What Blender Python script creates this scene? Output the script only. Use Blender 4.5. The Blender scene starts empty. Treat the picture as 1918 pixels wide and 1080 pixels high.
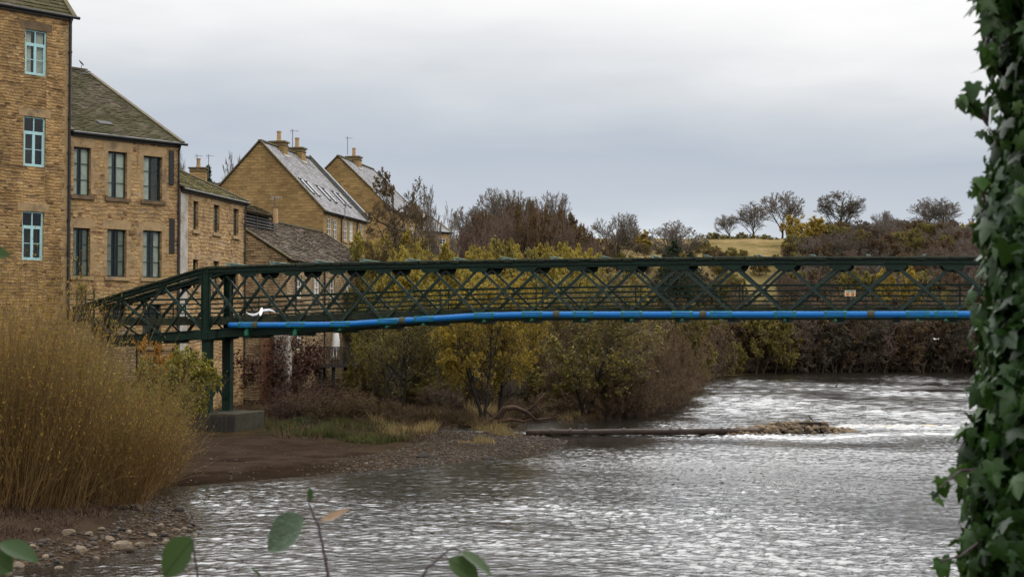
import bpy, bmesh, math, random
import numpy as np
from mathutils import Vector, Matrix
random.seed(7)
RS = np.random.RandomState
SC = bpy.context.scene
COL = SC.collection
# ------------------------------------------------------------------ camera model
F = 2664.0                      # focal length in pixels of a 1918 wide frame (50 mm lens)
TH = math.atan(80.0 / F)        # slight upward tilt
EYE = 5.3                       # eye height above the river
def ray(px, py):
    v = (540 - py) / F; u = (px - 959) / F
    Y = math.cos(TH) - v * math.sin(TH); Z = math.sin(TH) + v * math.cos(TH)
    return u / Y, Z / Y
def at(px, py, d):
    a, b = ray(px, py)
    return Vector((a * d, d, EYE + b * d))
def on_z(px, py, z=0.0):
    a, b = ray(px, py)
    d = (z - EYE) / b
    return Vector((a * d, d, z))
def zat(px, py, d): return at(px, py, d).z
def xat(px, d): return (px - 959) / F * d
cam = bpy.data.cameras.new('camera'); camo = bpy.data.objects.new('camera', cam); COL.objects.link(camo)
camo.location = (0, 0, EYE); camo.rotation_euler = (math.pi / 2 + TH, 0, 0)
cam.lens = F / 1918 * 36; cam.sensor_width = 36; cam.clip_start = 0.1; cam.clip_end = 5000
cam.dof.use_dof = True; cam.dof.focus_distance = 74; cam.dof.aperture_fstop = 8
SC.camera = camo
# ------------------------------------------------------------------ tagging
LOC = {}
def tag(o, label=None, cat=None, group=None, kind=None):
    if label: o['label'] = label
    if cat: o['category'] = cat
    if group: o['group'] = group
    if kind: o['kind'] = kind
    return o
def empty(name, loc, label=None, cat=None, group=None):
    o = bpy.data.objects.new(name, None); COL.objects.link(o); o.location = loc
    o.empty_display_size = 0.2
    LOC[o.name] = Vector(loc)
    return tag(o, label, cat, group)
def copy_tree(o, parent=None):
    c = o.copy(); COL.objects.link(c)
    c.parent = parent
    for ch in list(o.children): copy_tree(ch, c)
    return c
def link_mesh(name, me, mat, parent=None):
    o = bpy.data.objects.new(name, me); COL.objects.link(o)
    if mat is not None: me.materials.append(mat)
    if parent is not None:
        o.parent = parent; LOC[o.name] = LOC[parent.name]
    else:
        LOC[o.name] = Vector((0, 0, 0))
    return o
# ------------------------------------------------------------------ numpy meshes
def np_mesh(name, V, quads=None, tris=None, rnd=None, smooth=False, attrs=None):
    me = bpy.data.meshes.new(name)
    V = np.asarray(V, dtype=np.float32)
    parts = []
    sizes = []
    if quads is not None and len(quads):
        parts.append(np.asarray(quads, dtype=np.int32).ravel()); sizes.append(np.full(len(quads), 4, np.int32))
    if tris is not None and len(tris):
        parts.append(np.asarray(tris, dtype=np.int32).ravel()); sizes.append(np.full(len(tris), 3, np.int32))
    idx = np.concatenate(parts); tot = np.concatenate(sizes)
    start = np.concatenate([[0], np.cumsum(tot)[:-1]]).astype(np.int32)
    me.vertices.add(len(V)); me.vertices.foreach_set('co', V.ravel())
    me.loops.add(len(idx)); me.loops.foreach_set('vertex_index', idx)
    me.polygons.add(len(tot)); me.polygons.foreach_set('loop_start', start)
    try: me.polygons.foreach_set('loop_total', tot)
    except Exception: pass
    if smooth: me.polygons.foreach_set('use_smooth', np.ones(len(tot), dtype=bool))
    if rnd is not None:
        a = me.attributes.new('rnd', 'FLOAT', 'FACE'); a.data.foreach_set('value', np.asarray(rnd, np.float32))
    for k, arr in (attrs or {}).items():
        a = me.attributes.new(k, 'FLOAT', 'POINT'); a.data.foreach_set('value', np.asarray(arr, np.float32))
    me.update(calc_edges=True)
    return me
def uvbox(me):
    n = len(me.polygons)
    if not n: return
    nor = np.zeros(n * 3, np.float32); me.polygons.foreach_get('normal', nor); nor = nor.reshape(-1, 3)
    tot = np.zeros(n, np.int32); me.polygons.foreach_get('loop_total', tot)
    li = np.zeros(len(me.loops), np.int32); me.loops.foreach_get('vertex_index', li)
    co = np.zeros(len(me.vertices) * 3, np.float32); me.vertices.foreach_get('co', co); co = co.reshape(-1, 3)
    t = np.stack([-nor[:, 1], nor[:, 0], np.zeros(n)], 1)
    l = np.linalg.norm(t, axis=1); flat = l < 0.05
    t[flat] = (1, 0, 0); l[flat] = 1; t /= l[:, None]
    b = np.cross(nor, t); b[flat] = (0, 1, 0)
    T = np.repeat(t, tot, 0); B = np.repeat(b, tot, 0); P = co[li]
    uv = np.stack([(P * T).sum(1), (P * B).sum(1)], 1).astype(np.float32)
    lay = me.uv_layers.new(name='UVMap'); lay.data.foreach_set('uv', uv.ravel())
class MB:
    def __init__(s): s.v = []; s.f = []; s.r = []
    def add(s, pts, faces, r=None):
        k = len(s.v); s.v += [tuple(p) for p in pts]
        for f in faces:
            s.f.append([i + k for i in f]); s.r.append(random.random() if r is None else r)
    def poly(s, pts, r=None): s.add(pts, [range(len(pts))], r)
    def hexa(s, p, r=None):      # 8 points: bottom ring, top ring
        s.add(p, [(0, 3, 2, 1), (4, 5, 6, 7), (0, 1, 5, 4), (1, 2, 6, 5), (2, 3, 7, 6), (3, 0, 4, 7)], r)
    def box(s, c, e, ax=(1, 0), r=None):   # centre, half extents, horizontal axis
        ux = Vector((ax[0], ax[1], 0)).normalized(); uy = Vector((-ux.y, ux.x, 0)); uz = Vector((0, 0, 1)); c = Vector(c)
        p = [c + ux * (i * e[0]) + uy * (j * e[1]) + uz * (k * e[2]) for k in (-1, 1) for (i, j) in ((-1, -1), (1, -1), (1, 1), (-1, 1))]
        s.hexa(p, r)
    def beam(s, p0, p1, a, b, ref, off=(0, 0), r=None):
        p0 = Vector(p0); p1 = Vector(p1); ax = (p1 - p0).normalized(); ref = Vector(ref)
        u = ax.cross(ref).normalized(); w = u.cross(ax)
        p = []
        for q in (p0, p1):
            for (i, j) in ((-1, -1), (1, -1), (1, 1), (-1, 1)):
                p.append(q + u * (off[0] + i * a / 2) + w * (off[1] + j * b / 2))
        s.hexa(p, r)
    def loft(s, path, prof, nrm, closed=True):    # profile (across, up) swept along a path
        n = Vector(nrm); m = len(prof); k = len(s.v)
        for p in path:
            for (a, z) in prof: s.v.append(tuple(Vector(p) + n * a + Vector((0, 0, z))))
        for i in range(len(path) - 1):
            for j in range(m if closed else m - 1):
                a = k + i * m + j; b = k + i * m + (j + 1) % m
                s.f.append([a, b, b + m, a + m]); s.r.append(random.random())
        if closed:
            s.f.append([k + j for j in range(m)]); s.f.append([k + (len(path) - 1) * m + j for j in reversed(range(m))]); s.r += [.5, .5]
    def tube(s, pts, rad, n=8, cap=True):
        pts = [Vector(p) for p in pts]; k = len(s.v); m = len(pts)
        if not isinstance(rad, (list, tuple)): rad = [rad] * m
        u = None
        for i, p in enumerate(pts):
            t = (pts[min(i + 1, m - 1)] - pts[max(i - 1, 0)]).normalized()
            if u is None:
                u = t.cross(Vector((0, 0, 1)) if abs(t.z) < .9 else Vector((1, 0, 0))).normalized()
            u = (u - t * u.dot(t)).normalized(); w = t.cross(u)
            for j in range(n):
                a = 2 * math.pi * j / n
                s.v.append(tuple(p + (u * math.cos(a) + w * math.sin(a)) * rad[i]))
        for i in range(m - 1):
            for j in range(n):
                a = k + i * n + j; b = k + i * n + (j + 1) % n
                s.f.append([a, b, b + n, a + n]); s.r.append(.5)
        if cap:
            s.f.append([k + j for j in range(n)]); s.f.append([k + (m - 1) * n + j for j in reversed(range(n))]); s.r += [.5, .5]
    def build(s, name, mat, parent=None, smooth=False, uv=True, bevel=0):
        off = LOC[parent.name] if parent is not None else Vector((0, 0, 0))
        me = bpy.data.meshes.new(name)
        me.from_pydata([(x - off.x, y - off.y, z - off.z) for (x, y, z) in s.v], [], s.f)
        a = me.attributes.new('rnd', 'FLOAT', 'FACE'); a.data.foreach_set('value', s.r)
        bm = bmesh.new(); bm.from_mesh(me); bmesh.ops.recalc_face_normals(bm, faces=bm.faces)
        if bevel: bmesh.ops.bevel(bm, geom=bm.edges[:], offset=bevel, segments=1, affect='EDGES')
        bm.to_mesh(me); bm.free()
        if smooth: me.polygons.foreach_set('use_smooth', [True] * len(me.polygons))
        me.update()
        if uv: uvbox(me)
        return link_mesh(name, me, mat, parent)
# ------------------------------------------------------------------ materials
def new_mat(name):
    m = bpy.data.materials.new(name); m.use_nodes = True
    nt = m.node_tree; b = nt.nodes['Principled BSDF']
    return m, nt, b
def nd(nt, typ, ins=None, **props):
    n = nt.nodes.new(typ)
    for k, v in props.items(): setattr(n, k, v)
    for k, v in (ins or {}).items():
        s = n.inputs[k]
        if isinstance(v, bpy.types.NodeSocket): nt.links.new(v, s)
        else: s.default_value = v
    return n
def rgb(c): return (c[0], c[1], c[2], 1)
def ramp(nt, fac, stops, mode='LINEAR'):
    n = nt.nodes.new('ShaderNodeValToRGB'); n.color_ramp.interpolation = mode
    e = n.color_ramp.elements
    while len(e) < len(stops): e.new(0.5)
    for i, (p, c) in enumerate(stops):
        e[i].position = p; e[i].color = rgb(c) if len(c) == 3 else c
    nt.links.new(fac, n.inputs[0]); return n.outputs[0]
def mix(nt, fac, a, b, mode='MIX'):
    n = nt.nodes.new('ShaderNodeMix'); n.data_type = 'RGBA'; n.blend_type = mode
    for sock, v in ((n.inputs[0], fac), (n.inputs[6], a), (n.inputs[7], b)):
        if isinstance(v, bpy.types.NodeSocket): nt.links.new(v, sock)
        elif isinstance(v, (int, float)): sock.default_value = v
        else: sock.default_value = rgb(v)
    return n.outputs[2]
def mth(nt, op, a, b=0.0, clamp=False):
    n = nt.nodes.new('ShaderNodeMath'); n.operation = op; n.use_clamp = clamp
    for i, v in enumerate((a, b)):
        if isinstance(v, bpy.types.NodeSocket): nt.links.new(v, n.inputs[i])
        else: n.inputs[i].default_value = v
    return n.outputs[0]
def noise(nt, vec, scale, detail=3, rough=.55, dist=0.0):
    n = nd(nt, 'ShaderNodeTexNoise', {'Scale': scale, 'Detail': detail, 'Roughness': rough, 'Distortion': dist})
    if vec is not None: nt.links.new(vec, n.inputs['Vector'])
    return n.outputs['Fac']
def coords(nt, which='Object'): return nd(nt, 'ShaderNodeTexCoord').outputs[which]
def mapping(nt, vec, scale=(1, 1, 1), loc=(0, 0, 0)):
    return nd(nt, 'ShaderNodeMapping', {'Vector': vec, 'Scale': scale, 'Location': loc}).outputs[0]
def bump(nt, h, dist, strength=1.0):
    return nd(nt, 'ShaderNodeBump', {'Height': h, 'Distance': dist, 'Strength': strength}).outputs[0]
def setp(nt, b, **kw):
    for k, v in kw.items():
        s = b.inputs[k.replace('_', ' ')]
        if isinstance(v, bpy.types.NodeSocket): nt.links.new(v, s)
        elif isinstance(v, tuple) and len(v) == 3: s.default_value = rgb(v)
        else: s.default_value = v
def rubble(name, cols, mortar, w_=.36, h_=.17, dark=.55, green=0.0, mw=.09, contrast=1.0):
    m, nt, b = new_mat(name)
    uv = coords(nt, 'UV')
    sp = nd(nt, 'ShaderNodeSeparateXYZ', {0: uv}); U, V = sp.outputs[0], sp.outputs[1]
    nz = lambda s, d=2: mth(nt, 'SUBTRACT', noise(nt, uv, s, d), .5)
    vv = mth(nt, 'ADD', mth(nt, 'DIVIDE', V, h_), mth(nt, 'ADD', mth(nt, 'MULTIPLY', nz(.9), 1.6), mth(nt, 'MULTIPLY', nz(4.5), .75)))
    row = mth(nt, 'FLOOR', vv); fv = mth(nt, 'FRACT', vv)
    wr = nd(nt, 'ShaderNodeTexWhiteNoise', {'W': row}, noise_dimensions='1D').outputs['Value']
    wd = mth(nt, 'ADD', mth(nt, 'MULTIPLY', wr, w_ * 1.1), w_ * .5)
    uu = mth(nt, 'ADD', mth(nt, 'DIVIDE', U, wd), mth(nt, 'ADD', mth(nt, 'MULTIPLY', wr, 37.0), mth(nt, 'MULTIPLY', nz(2.2), 1.5)))
    cell = mth(nt, 'FLOOR', uu); fu = mth(nt, 'FRACT', uu)
    cv = nd(nt, 'ShaderNodeCombineXYZ', {0: cell, 1: row})
    rn = nd(nt, 'ShaderNodeTexWhiteNoise', {'Vector': cv.outputs[0]}, noise_dimensions='2D')
    n = len(cols)
    c = ramp(nt, rn.outputs['Value'], [(i / (n - 1), cc) for i, cc in enumerate(cols)])
    c = mix(nt, .55, c, ramp(nt, noise(nt, uv, 16, 4), [(.2, (.4, .38, .35)), (.8, (1.45, 1.45, 1.45))]), 'MULTIPLY')
    eu = mth(nt, 'MULTIPLY', mth(nt, 'MINIMUM', fu, mth(nt, 'SUBTRACT', 1.0, fu)), mth(nt, 'DIVIDE', wd, h_))
    ev = mth(nt, 'MINIMUM', fv, mth(nt, 'SUBTRACT', 1.0, fv))
    e = mth(nt, 'ADD', mth(nt, 'SMOOTH_MIN', eu, ev), mth(nt, 'MULTIPLY', nz(14, 3), .10))
    edge = ramp(nt, e, [(mw * .3, (1, 1, 1)), (mw * 1.5, (0, 0, 0))])
    c = mix(nt, mth(nt, 'MULTIPLY', edge, .65), c, mix(nt, 1.0, mortar, ramp(nt, noise(nt, uv, 3.5, 4, .7), [(.3, (.45, .42, .4)), (.65, (1.1, 1.1, 1.1))]), 'MULTIPLY'))
    st = ramp(nt, noise(nt, mapping(nt, uv, (.45, .22, 1)), 1.6, 5, .65), [(.35, (dark, dark * .96, dark * .9)), (.6, (1.12, 1.1, 1.06))])
    c = mix(nt, .85, c, st, 'MULTIPLY')
    if green: c = mix(nt, mth(nt, 'MULTIPLY', ramp(nt, noise(nt, uv, .8, 4), [(.5, (0, 0, 0)), (.7, (1, 1, 1))]), green), c, (.05, .06, .02))
    h = mth(nt, 'ADD', ramp(nt, e, [(0, (0, 0, 0)), (.30, (1, 1, 1))]), mth(nt, 'ADD', mth(nt, 'MULTIPLY', rn.outputs['Value'], .7), mth(nt, 'MULTIPLY', noise(nt, uv, 12, 3), .7)))
    setp(nt, b, Base_Color=c, Roughness=.92, Normal=bump(nt, h, .028, 1.0), Specular_IOR_Level=.2)
    return m
def ashlar(name, c1, c2, mortar, bw=.62, rh=.24, var=.6):
    m, nt, b = new_mat(name)
    uv = coords(nt, 'UV')
    w = nd(nt, 'ShaderNodeTexNoise', {'Vector': uv, 'Scale': 2.5}).outputs['Color']
    wv = nd(nt, 'ShaderNodeVectorMath', {0: w, 1: (.5, .5, .5)}, operation='SUBTRACT').outputs[0]
    ws = nd(nt, 'ShaderNodeVectorMath', {0: wv, 1: (.05, .03, 0)}, operation='MULTIPLY').outputs[0]
    vec = nd(nt, 'ShaderNodeVectorMath', {0: uv, 1: ws}, operation='ADD').outputs[0]
    br = nd(nt, 'ShaderNodeTexBrick', {'Vector': vec, 'Color1': rgb(c1), 'Color2': rgb(c2), 'Mortar': rgb(mortar), 'Scale': 1.0,
                                      'Mortar Size': .014, 'Mortar Smooth': .3, 'Bias': 0.0, 'Brick Width': bw, 'Row Height': rh}, offset=.5)
    c = mix(nt, var, br.outputs['Color'], ramp(nt, noise(nt, mapping(nt, uv, (1.2, 3.6, 1)), 1.4, 4, .7), [(.3, (.55, .5, .45)), (.7, (1.35, 1.3, 1.25))]), 'MULTIPLY')
    c = mix(nt, .7, c, ramp(nt, noise(nt, uv, .4, 4), [(.35, (.7, .7, .68)), (.65, (1.1, 1.1, 1.1))]), 'MULTIPLY')
    h = mth(nt, 'ADD', mth(nt, 'MULTIPLY', br.outputs['Fac'], -1.0), mth(nt, 'MULTIPLY', noise(nt, uv, 16, 3), .5))
    setp(nt, b, Base_Color=c, Roughness=.9, Normal=bump(nt, h, .02, 1.0), Specular_IOR_Level=.2)
    return m
def slate(name, cols, moss, moss_amt, rough=.75, spec=.3):
    m, nt, b = new_mat(name)
    a = nd(nt, 'ShaderNodeAttribute', attribute_name='rnd').outputs['Fac']
    n = len(cols)
    c = ramp(nt, a, [(i / (n - 1), cc) for i, cc in enumerate(cols)])
    o = coords(nt, 'Object')
    c = mix(nt, .6, c, ramp(nt, noise(nt, o, 9, 4, .7), [(.25, (.5, .5, .5)), (.75, (1.5, 1.5, 1.5))]), 'MULTIPLY')
    mm = ramp(nt, mth(nt, 'ADD', mth(nt, 'MULTIPLY', noise(nt, o, .55, 4, .6), .6), mth(nt, 'MULTIPLY', noise(nt, o, 5.0, 4, .7), .4)),
              [(.58 - moss_amt * .3, (0, 0, 0)), (.66 - moss_amt * .22, (1, 1, 1))])
    c = mix(nt, mth(nt, 'MULTIPLY', mm, .85), c, mix(nt, noise(nt, o, 12), moss, tuple(x * .45 for x in moss)))
    setp(nt, b, Base_Color=c, Roughness=rough, Normal=bump(nt, noise(nt, o, 25, 3), .02, .8), Specular_IOR_Level=spec)
    return m
def plain(name, c, rough=.7, var=.35, scale=6.0, metal=0.0, spec=.4, bmp=.004, c2=None, c2amt=.5):
    m, nt, b = new_mat(name)
    o = coords(nt, 'Object')
    f = noise(nt, o, scale, 5, .65)
    col = mix(nt, 1.0, c, ramp(nt, f, [(.25, (1 - var,) * 3), (.75, (1 + var,) * 3)]), 'MULTIPLY')
    if c2 is not None:
        k = ramp(nt, noise(nt, o, scale * .45, 6, .7), [(.62 - c2amt * .25, (0, 0, 0)), (.74 - c2amt * .2, (1, 1, 1))])
        col = mix(nt, k, col, c2)
    setp(nt, b, Base_Color=col, Roughness=rough, Metallic=metal, Specular_IOR_Level=spec)
    if bmp: setp(nt, b, Normal=bump(nt, noise(nt, o, scale * 4, 3), bmp, 1.0))
    return m
def leafm(name, cols, rough=.6, trans=.25, spec=.25):
    m, nt, b = new_mat(name)
    a = nd(nt, 'ShaderNodeAttribute', attribute_name='rnd').outputs['Fac']
    n = len(cols)
    c = ramp(nt, a, [(i / (n - 1), cc) for i, cc in enumerate(cols)])
    k = noise(nt, coords(nt, 'Object'), .5, 2)
    c = mix(nt, .8, c, ramp(nt, k, [(.3, (.65, .62, .6)), (.7, (1.3, 1.3, 1.3))]), 'MULTIPLY')
    setp(nt, b, Base_Color=c, Roughness=rough, Specular_IOR_Level=spec)
    if trans:
        t = nd(nt, 'ShaderNodeBsdfTranslucent', {'Color': c})
        mx = nd(nt, 'ShaderNodeMixShader', {0: trans, 1: b.outputs[0], 2: t.outputs[0]})
        nt.links.new(mx.outputs[0], nt.nodes['Material Output'].inputs[0])
    return m
MAT = {}
MAT['rubble_tan'] = rubble('rubble_tan', [(.10, .06, .032), (.30, .185, .08), (.40, .26, .12), (.33, .21, .095), (.16, .105, .062), (.38, .245, .11), (.24, .145, .068), (.43, .30, .155)], (.40, .27, .12), .36, .16, .5)
MAT['rubble_pink'] = rubble('rubble_pink', [(.16, .09, .05), (.36, .23, .11), (.44, .30, .15), (.28, .17, .09), (.39, .26, .12), (.30, .22, .14)], (.40, .28, .14), .38, .22, .6)
MAT['rubble_grey'] = rubble('rubble_grey', [(.15, .105, .065), (.32, .23, .13), (.38, .28, .17), (.24, .17, .10)], (.32, .24, .15), .34, .17, .55, .3)
MAT['ashlar'] = ashlar('ashlar', (.35, .24, .105), (.24, .16, .07), (.25, .18, .09))
MAT['brick'] = ashlar('brick', (.30, .13, .07), (.22, .09, .05), (.30, .22, .16), .23, .075)
MAT['dressed'] = plain('dressed_stone', (.30, .205, .105), .9, .35, 2.0, c2=(.13, .095, .06), c2amt=.35)
MAT['dressed_dark'] = plain('soot_stone', (.12, .08, .045), .9, .4, 2.0)
MAT['slate_moss'] = slate('mossy_stone_slate', [(.05, .038, .025), (.085, .065, .042), (.125, .10, .07), (.065, .05, .035)], (.062, .058, .016), .62, .9, .15)
MAT['slate_brown'] = slate('brown_stone_slate', [(.055, .04, .03), (.10, .075, .055), (.14, .105, .08), (.075, .055, .04)], (.07, .07, .025), .25, .9, .15)
MAT['slate_green'] = slate('green_stone_slate', [(.10, .085, .05), (.14, .12, .06)], (.115, .098, .022), 1.1, .9, .15)
MAT['slate_grey'] = slate('grey_slate', [(.13, .125, .13), (.20, .195, .20), (.25, .245, .25), (.16, .155, .16)], (.13, .12, .09), .15, .85, .15)
MAT['iron'] = plain('black_iron', (.012, .012, .013), .45, .4, 5)
MAT['blue_frame'] = plain('pale_blue_paint', (.34, .55, .56), .5, .12, 8)
MAT['green_frame'] = plain('dark_green_frame_paint', (.012, .028, .024), .45, .3, 8)
MAT['white_frame'] = plain('white_paint', (.62, .61, .56), .5, .12, 8)
MAT['verge'] = plain('verge_stone', (.10, .078, .048), .9, .4, 3, c2=(.08, .08, .025), c2amt=.6)
MAT['lead'] = plain('lead_flashing', (.09, .10, .11), .5, .3, 6)
MAT['curtain'] = plain('curtain_cloth', (.62, .64, .56), .95, .25, 3)
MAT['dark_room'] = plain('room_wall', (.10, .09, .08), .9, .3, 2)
MAT['pot'] = plain('terracotta', (.36, .23, .12), .8, .2, 8)
MAT['bridge'] = plain('green_bridge_paint', (.0035, .018, .0105), .5, .45, 3.0, c2=(.020, .020, .012), c2amt=.12, spec=.28)
MAT['bridge_lattice'] = plain('green_lattice_paint', (.004, .020, .012), .40, .45, 3.0, c2=(.03, .03, .018), c2amt=.15, spec=.6)
MAT['moss_steel'] = plain('mossy_steel', (.014, .02, .012), .9, .5, 4.0, c2=(.03, .035, .01), c2amt=.5)
MAT['bracket'] = plain('bright_green_bracket_paint', (.012, .15, .08), .4, .3, 6, c2=(.03, .07, .04), c2amt=.35)
MAT['strut'] = plain('pale_green_strut_paint', (.24, .36, .31), .4, .4, 4, c2=(.05, .10, .08), c2amt=.5)
MAT['pipe_blue'] = plain('blue_pipe', (.004, .135, .42), .42, .12, 3, spec=.35)
MAT['coupling'] = plain('pipe_coupling', (.065, .062, .035), .8, .4, 9)
MAT['concrete'] = plain('concrete', (.055, .050, .037), 1.0, .35, 2.5, spec=.05, c2=(.06, .055, .04), c2amt=.5, bmp=.02)
MAT['render'] = plain('grey_render', (.34, .31, .27), .95, .3, 1.6, c2=(.22, .17, .12), c2amt=.4, bmp=.02)
MAT['rust'] = plain('rusty_pipe', (.045, .028, .02), .7, .5, 4, c2=(.10, .045, .02), c2amt=.3, bmp=.02)
MAT['planks'] = plain('mossy_deck', (.035, .03, .02), .95, .5, 3, c2=(.03, .035, .01), c2amt=.5)
MAT['wood_dark'] = plain('dark_timber', (.02, .017, .015), .8, .4, 5)
MAT['louvre'] = plain('louvre_timber', (.045, .042, .04), .8, .4, 6)
MAT['white_cloth'] = plain('white_canvas', (.72, .70, .68), .8, .1, 3)
MAT['sign_white'] = plain('sign_white', (.75, .70, .52), .5, .06, 5, bmp=0)
MAT['sign_orange'] = plain('sign_orange', (.72, .22, .02), .5, .06, 5, bmp=0)
MAT['sign_black'] = plain('sign_black', (.02, .02, .02), .5, .06, 5, bmp=0)
MAT['grey_metal'] = plain('grey_metal', (.10, .10, .11), .5, .2, 9, metal=.3)
MAT['bird_white'] = plain('white_feathers', (.78, .78, .78), .8, .08, 4)
MAT['bird_grey'] = plain('grey_feathers', (.36, .37, .39), .8, .15, 4)
MAT['bird_black'] = plain('black_feathers', (.012, .012, .014), .6, .3, 4)
MAT['stone'] = plain('river_stone', (.15, .11, .07), .85, .6, 1.7, c2=(.07, .065, .06), c2amt=.5, bmp=.015)
MAT['rubble_stone'] = plain('rubble_stone', (.17, .125, .08), .9, .6, 2.3, c2=(.07, .055, .04), c2amt=.5, bmp=.02, spec=.15)
MAT['bark'] = plain('bark', (.032, .027, .018), .95, .5, 6, c2=(.05, .05, .03), c2amt=.3, bmp=.02)
MAT['bark_brown'] = plain('brown_bark', (.060, .042, .030), .95, .4, 6, bmp=.01)
MAT['bark_dark'] = plain('wet_dark_bark', (.022, .017, .013), .9, .4, 6, bmp=.01)
MAT['driftwood'] = plain('driftwood', (.06, .033, .021), .9, .5, 5, c2=(.16, .07, .03), c2amt=.25, bmp=.02)
MAT['twig_brown'] = plain('twig_brown', (.135, .092, .066), .95, .35, 2)
MAT['twig_grey'] = plain('twig_grey', (.15, .125, .10), .95, .35, 2)
MAT['twig_dark'] = plain('twig_dark', (.088, .071, .048), .95, .35, 2)
MAT['willow_stem'] = leafm('willow_stem', [(.07, .043, .019), (.15, .089, .033), (.26, .150, .052), (.10, .074, .028)], .7, 0)
MAT['willow_leaf'] = leafm('willow_leaf', [(.29, .185, .032), (.18, .165, .03), (.36, .20, .03), (.125, .13, .027)], .6, .3)
MAT['leaf_yellow'] = leafm('leaf_yellow', [(.34, .23, .028), (.22, .185, .03), (.44, .285, .034), (.15, .145, .028)], .6, .3)
MAT['leaf_gold'] = leafm('leaf_gold', [(.34, .25, .04), (.25, .215, .04), (.40, .29, .045), (.18, .175, .035)], .6, .3)
MAT['leaf_olive'] = leafm('leaf_olive', [(.11, .10, .026), (.17, .145, .03), (.23, .175, .03), (.08, .085, .026)], .6, .3)
MAT['leaf_lime'] = leafm('leaf_lime', [(.17, .16, .02), (.24, .20, .025), (.11, .12, .018)], .6, .3)
MAT['leaf_orange'] = leafm('leaf_orange', [(.30, .13, .02), (.38, .19, .02), (.18, .09, .02)], .6, .3)
MAT['leaf_brown'] = leafm('leaf_brown', [(.11, .07, .028), (.075, .048, .024), (.15, .095, .03)], .7, .2)
MAT['leaf_maroon'] = leafm('leaf_maroon', [(.06, .026, .02), (.085, .038, .025), (.045, .025, .018)], .7, .2)
MAT['leaf_green'] = leafm('leaf_green', [(.03, .055, .015), (.06, .085, .02), (.10, .10, .02)], .5, .25)
MAT['needle'] = leafm('needle', [(.012, .03, .014), (.025, .05, .02), (.035, .055, .025)], .6, .1)
MAT['grass'] = leafm('grass_blades', [(.055, .075, .016), (.04, .058, .013), (.12, .095, .03), (.028, .04, .013)], .7, .25)
MAT['dry_grass'] = leafm('dry_grass', [(.26, .19, .08), (.18, .13, .05), (.32, .25, .11)], .8, .25)
MAT['litter'] = leafm('bramble_twigs', [(.055, .032, .022), (.10, .055, .03), (.03, .02, .015), (.075, .05, .03)], .9, 0)
def ivymat():
    m, nt, b = new_mat('ivy_leaf')
    a = nd(nt, 'ShaderNodeAttribute', attribute_name='rnd').outputs['Fac']
    c = ramp(nt, a, [(0, (.008, .024, .004)), (.45, (.016, .048, .007)), (.8, (.032, .075, .013)), (1, (.06, .10, .024))])
    c = mix(nt, .6, c, ramp(nt, noise(nt, coords(nt, 'Object'), 40, 3), [(.3, (.7, .7, .7)), (.7, (1.3, 1.3, 1.3))]), 'MULTIPLY')
    setp(nt, b, Base_Color=c, Roughness=.42, Specular_IOR_Level=.26)
    t = nd(nt, 'ShaderNodeBsdfTranslucent', {'Color': mix(nt, .5, c, (.06, .12, .02))})
    mx = nd(nt, 'ShaderNodeMixShader', {0: .2, 1: b.outputs[0], 2: t.outputs[0]})
    nt.links.new(mx.outputs[0], nt.nodes['Material Output'].inputs[0])
    return m
MAT['ivy'] = ivymat()
MAT['fore_leaf'] = leafm('fore_leaf', [(.025, .055, .012), (.045, .08, .024), (.035, .065, .015)], .5, .3)
MAT['fore_pale'] = plain('pale_leaf', (.065, .10, .058), .6, .35, 30)
MAT['fore_brown'] = plain('withered_leaf', (.17, .105, .055), .8, .45, 30)
MAT['fore_twig'] = plain('red_twig', (.05, .03, .035), .6, .3, 30)
def glassmat():
    m, nt, b = new_mat('window_glass')
    o = coords(nt, 'Object')
    nrm = bump(nt, noise(nt, o, .7, 1), .03, .35)
    g = nd(nt, 'ShaderNodeBsdfGlossy', {'Color': (.9, .95, 1, 1), 'Roughness': .03, 'Normal': nrm})
    t = nd(nt, 'ShaderNodeBsdfTransparent', {'Color': (.72, .76, .74, 1)})
    fr = nd(nt, 'ShaderNodeFresnel', {'IOR': 1.52})
    f = mth(nt, 'ADD', fr.outputs[0], .0)
    mx = nd(nt, 'ShaderNodeMixShader', {0: f, 1: t.outputs[0], 2: g.outputs[0]})
    nt.links.new(mx.outputs[0], nt.nodes['Material Output'].inputs[0])
    return m
MAT['glass'] = glassmat()
# ------------------------------------------------------------------ world and sun
SUN_EL, SUN_AZ = math.radians(38), math.radians(150)    # azimuth from +Y, clockwise
w = bpy.data.worlds.new('World'); SC.world = w; w.use_nodes = True
nt = w.node_tree; bg = nt.nodes['Background']
sky = nd(nt, 'ShaderNodeTexSky', sky_type='NISHITA', sun_disc=False, sun_elevation=SUN_EL, sun_rotation=SUN_AZ)
gen = nd(nt, 'ShaderNodeTexCoord').outputs['Generated']
sep = nd(nt, 'ShaderNodeSeparateXYZ', {0: gen})
zz = sep.outputs[2]
n1 = noise(nt, mapping(nt, gen, (2.2, 2.2, 9), (.3, 0, .2)), 1.3, 4, .5)
n2 = noise(nt, mapping(nt, gen, (3, 3, 14), (2.3, 0, 0)), 2.2, 5, .55)
e = mth(nt, 'ADD', zz, mth(nt, 'MULTIPLY', mth(nt, 'SUBTRACT', n1, .5), .07))
e = mth(nt, 'ADD', e, mth(nt, 'MULTIPLY', sep.outputs[0], .065))
e = mth(nt, 'ADD', e, mth(nt, 'MULTIPLY', mth(nt, 'SUBTRACT', n2, .5), .03))
S = 10.0
def sc(c): return tuple(x * S for x in c)
e2 = mth(nt, 'MULTIPLY', e, 2.0, True)
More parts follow.
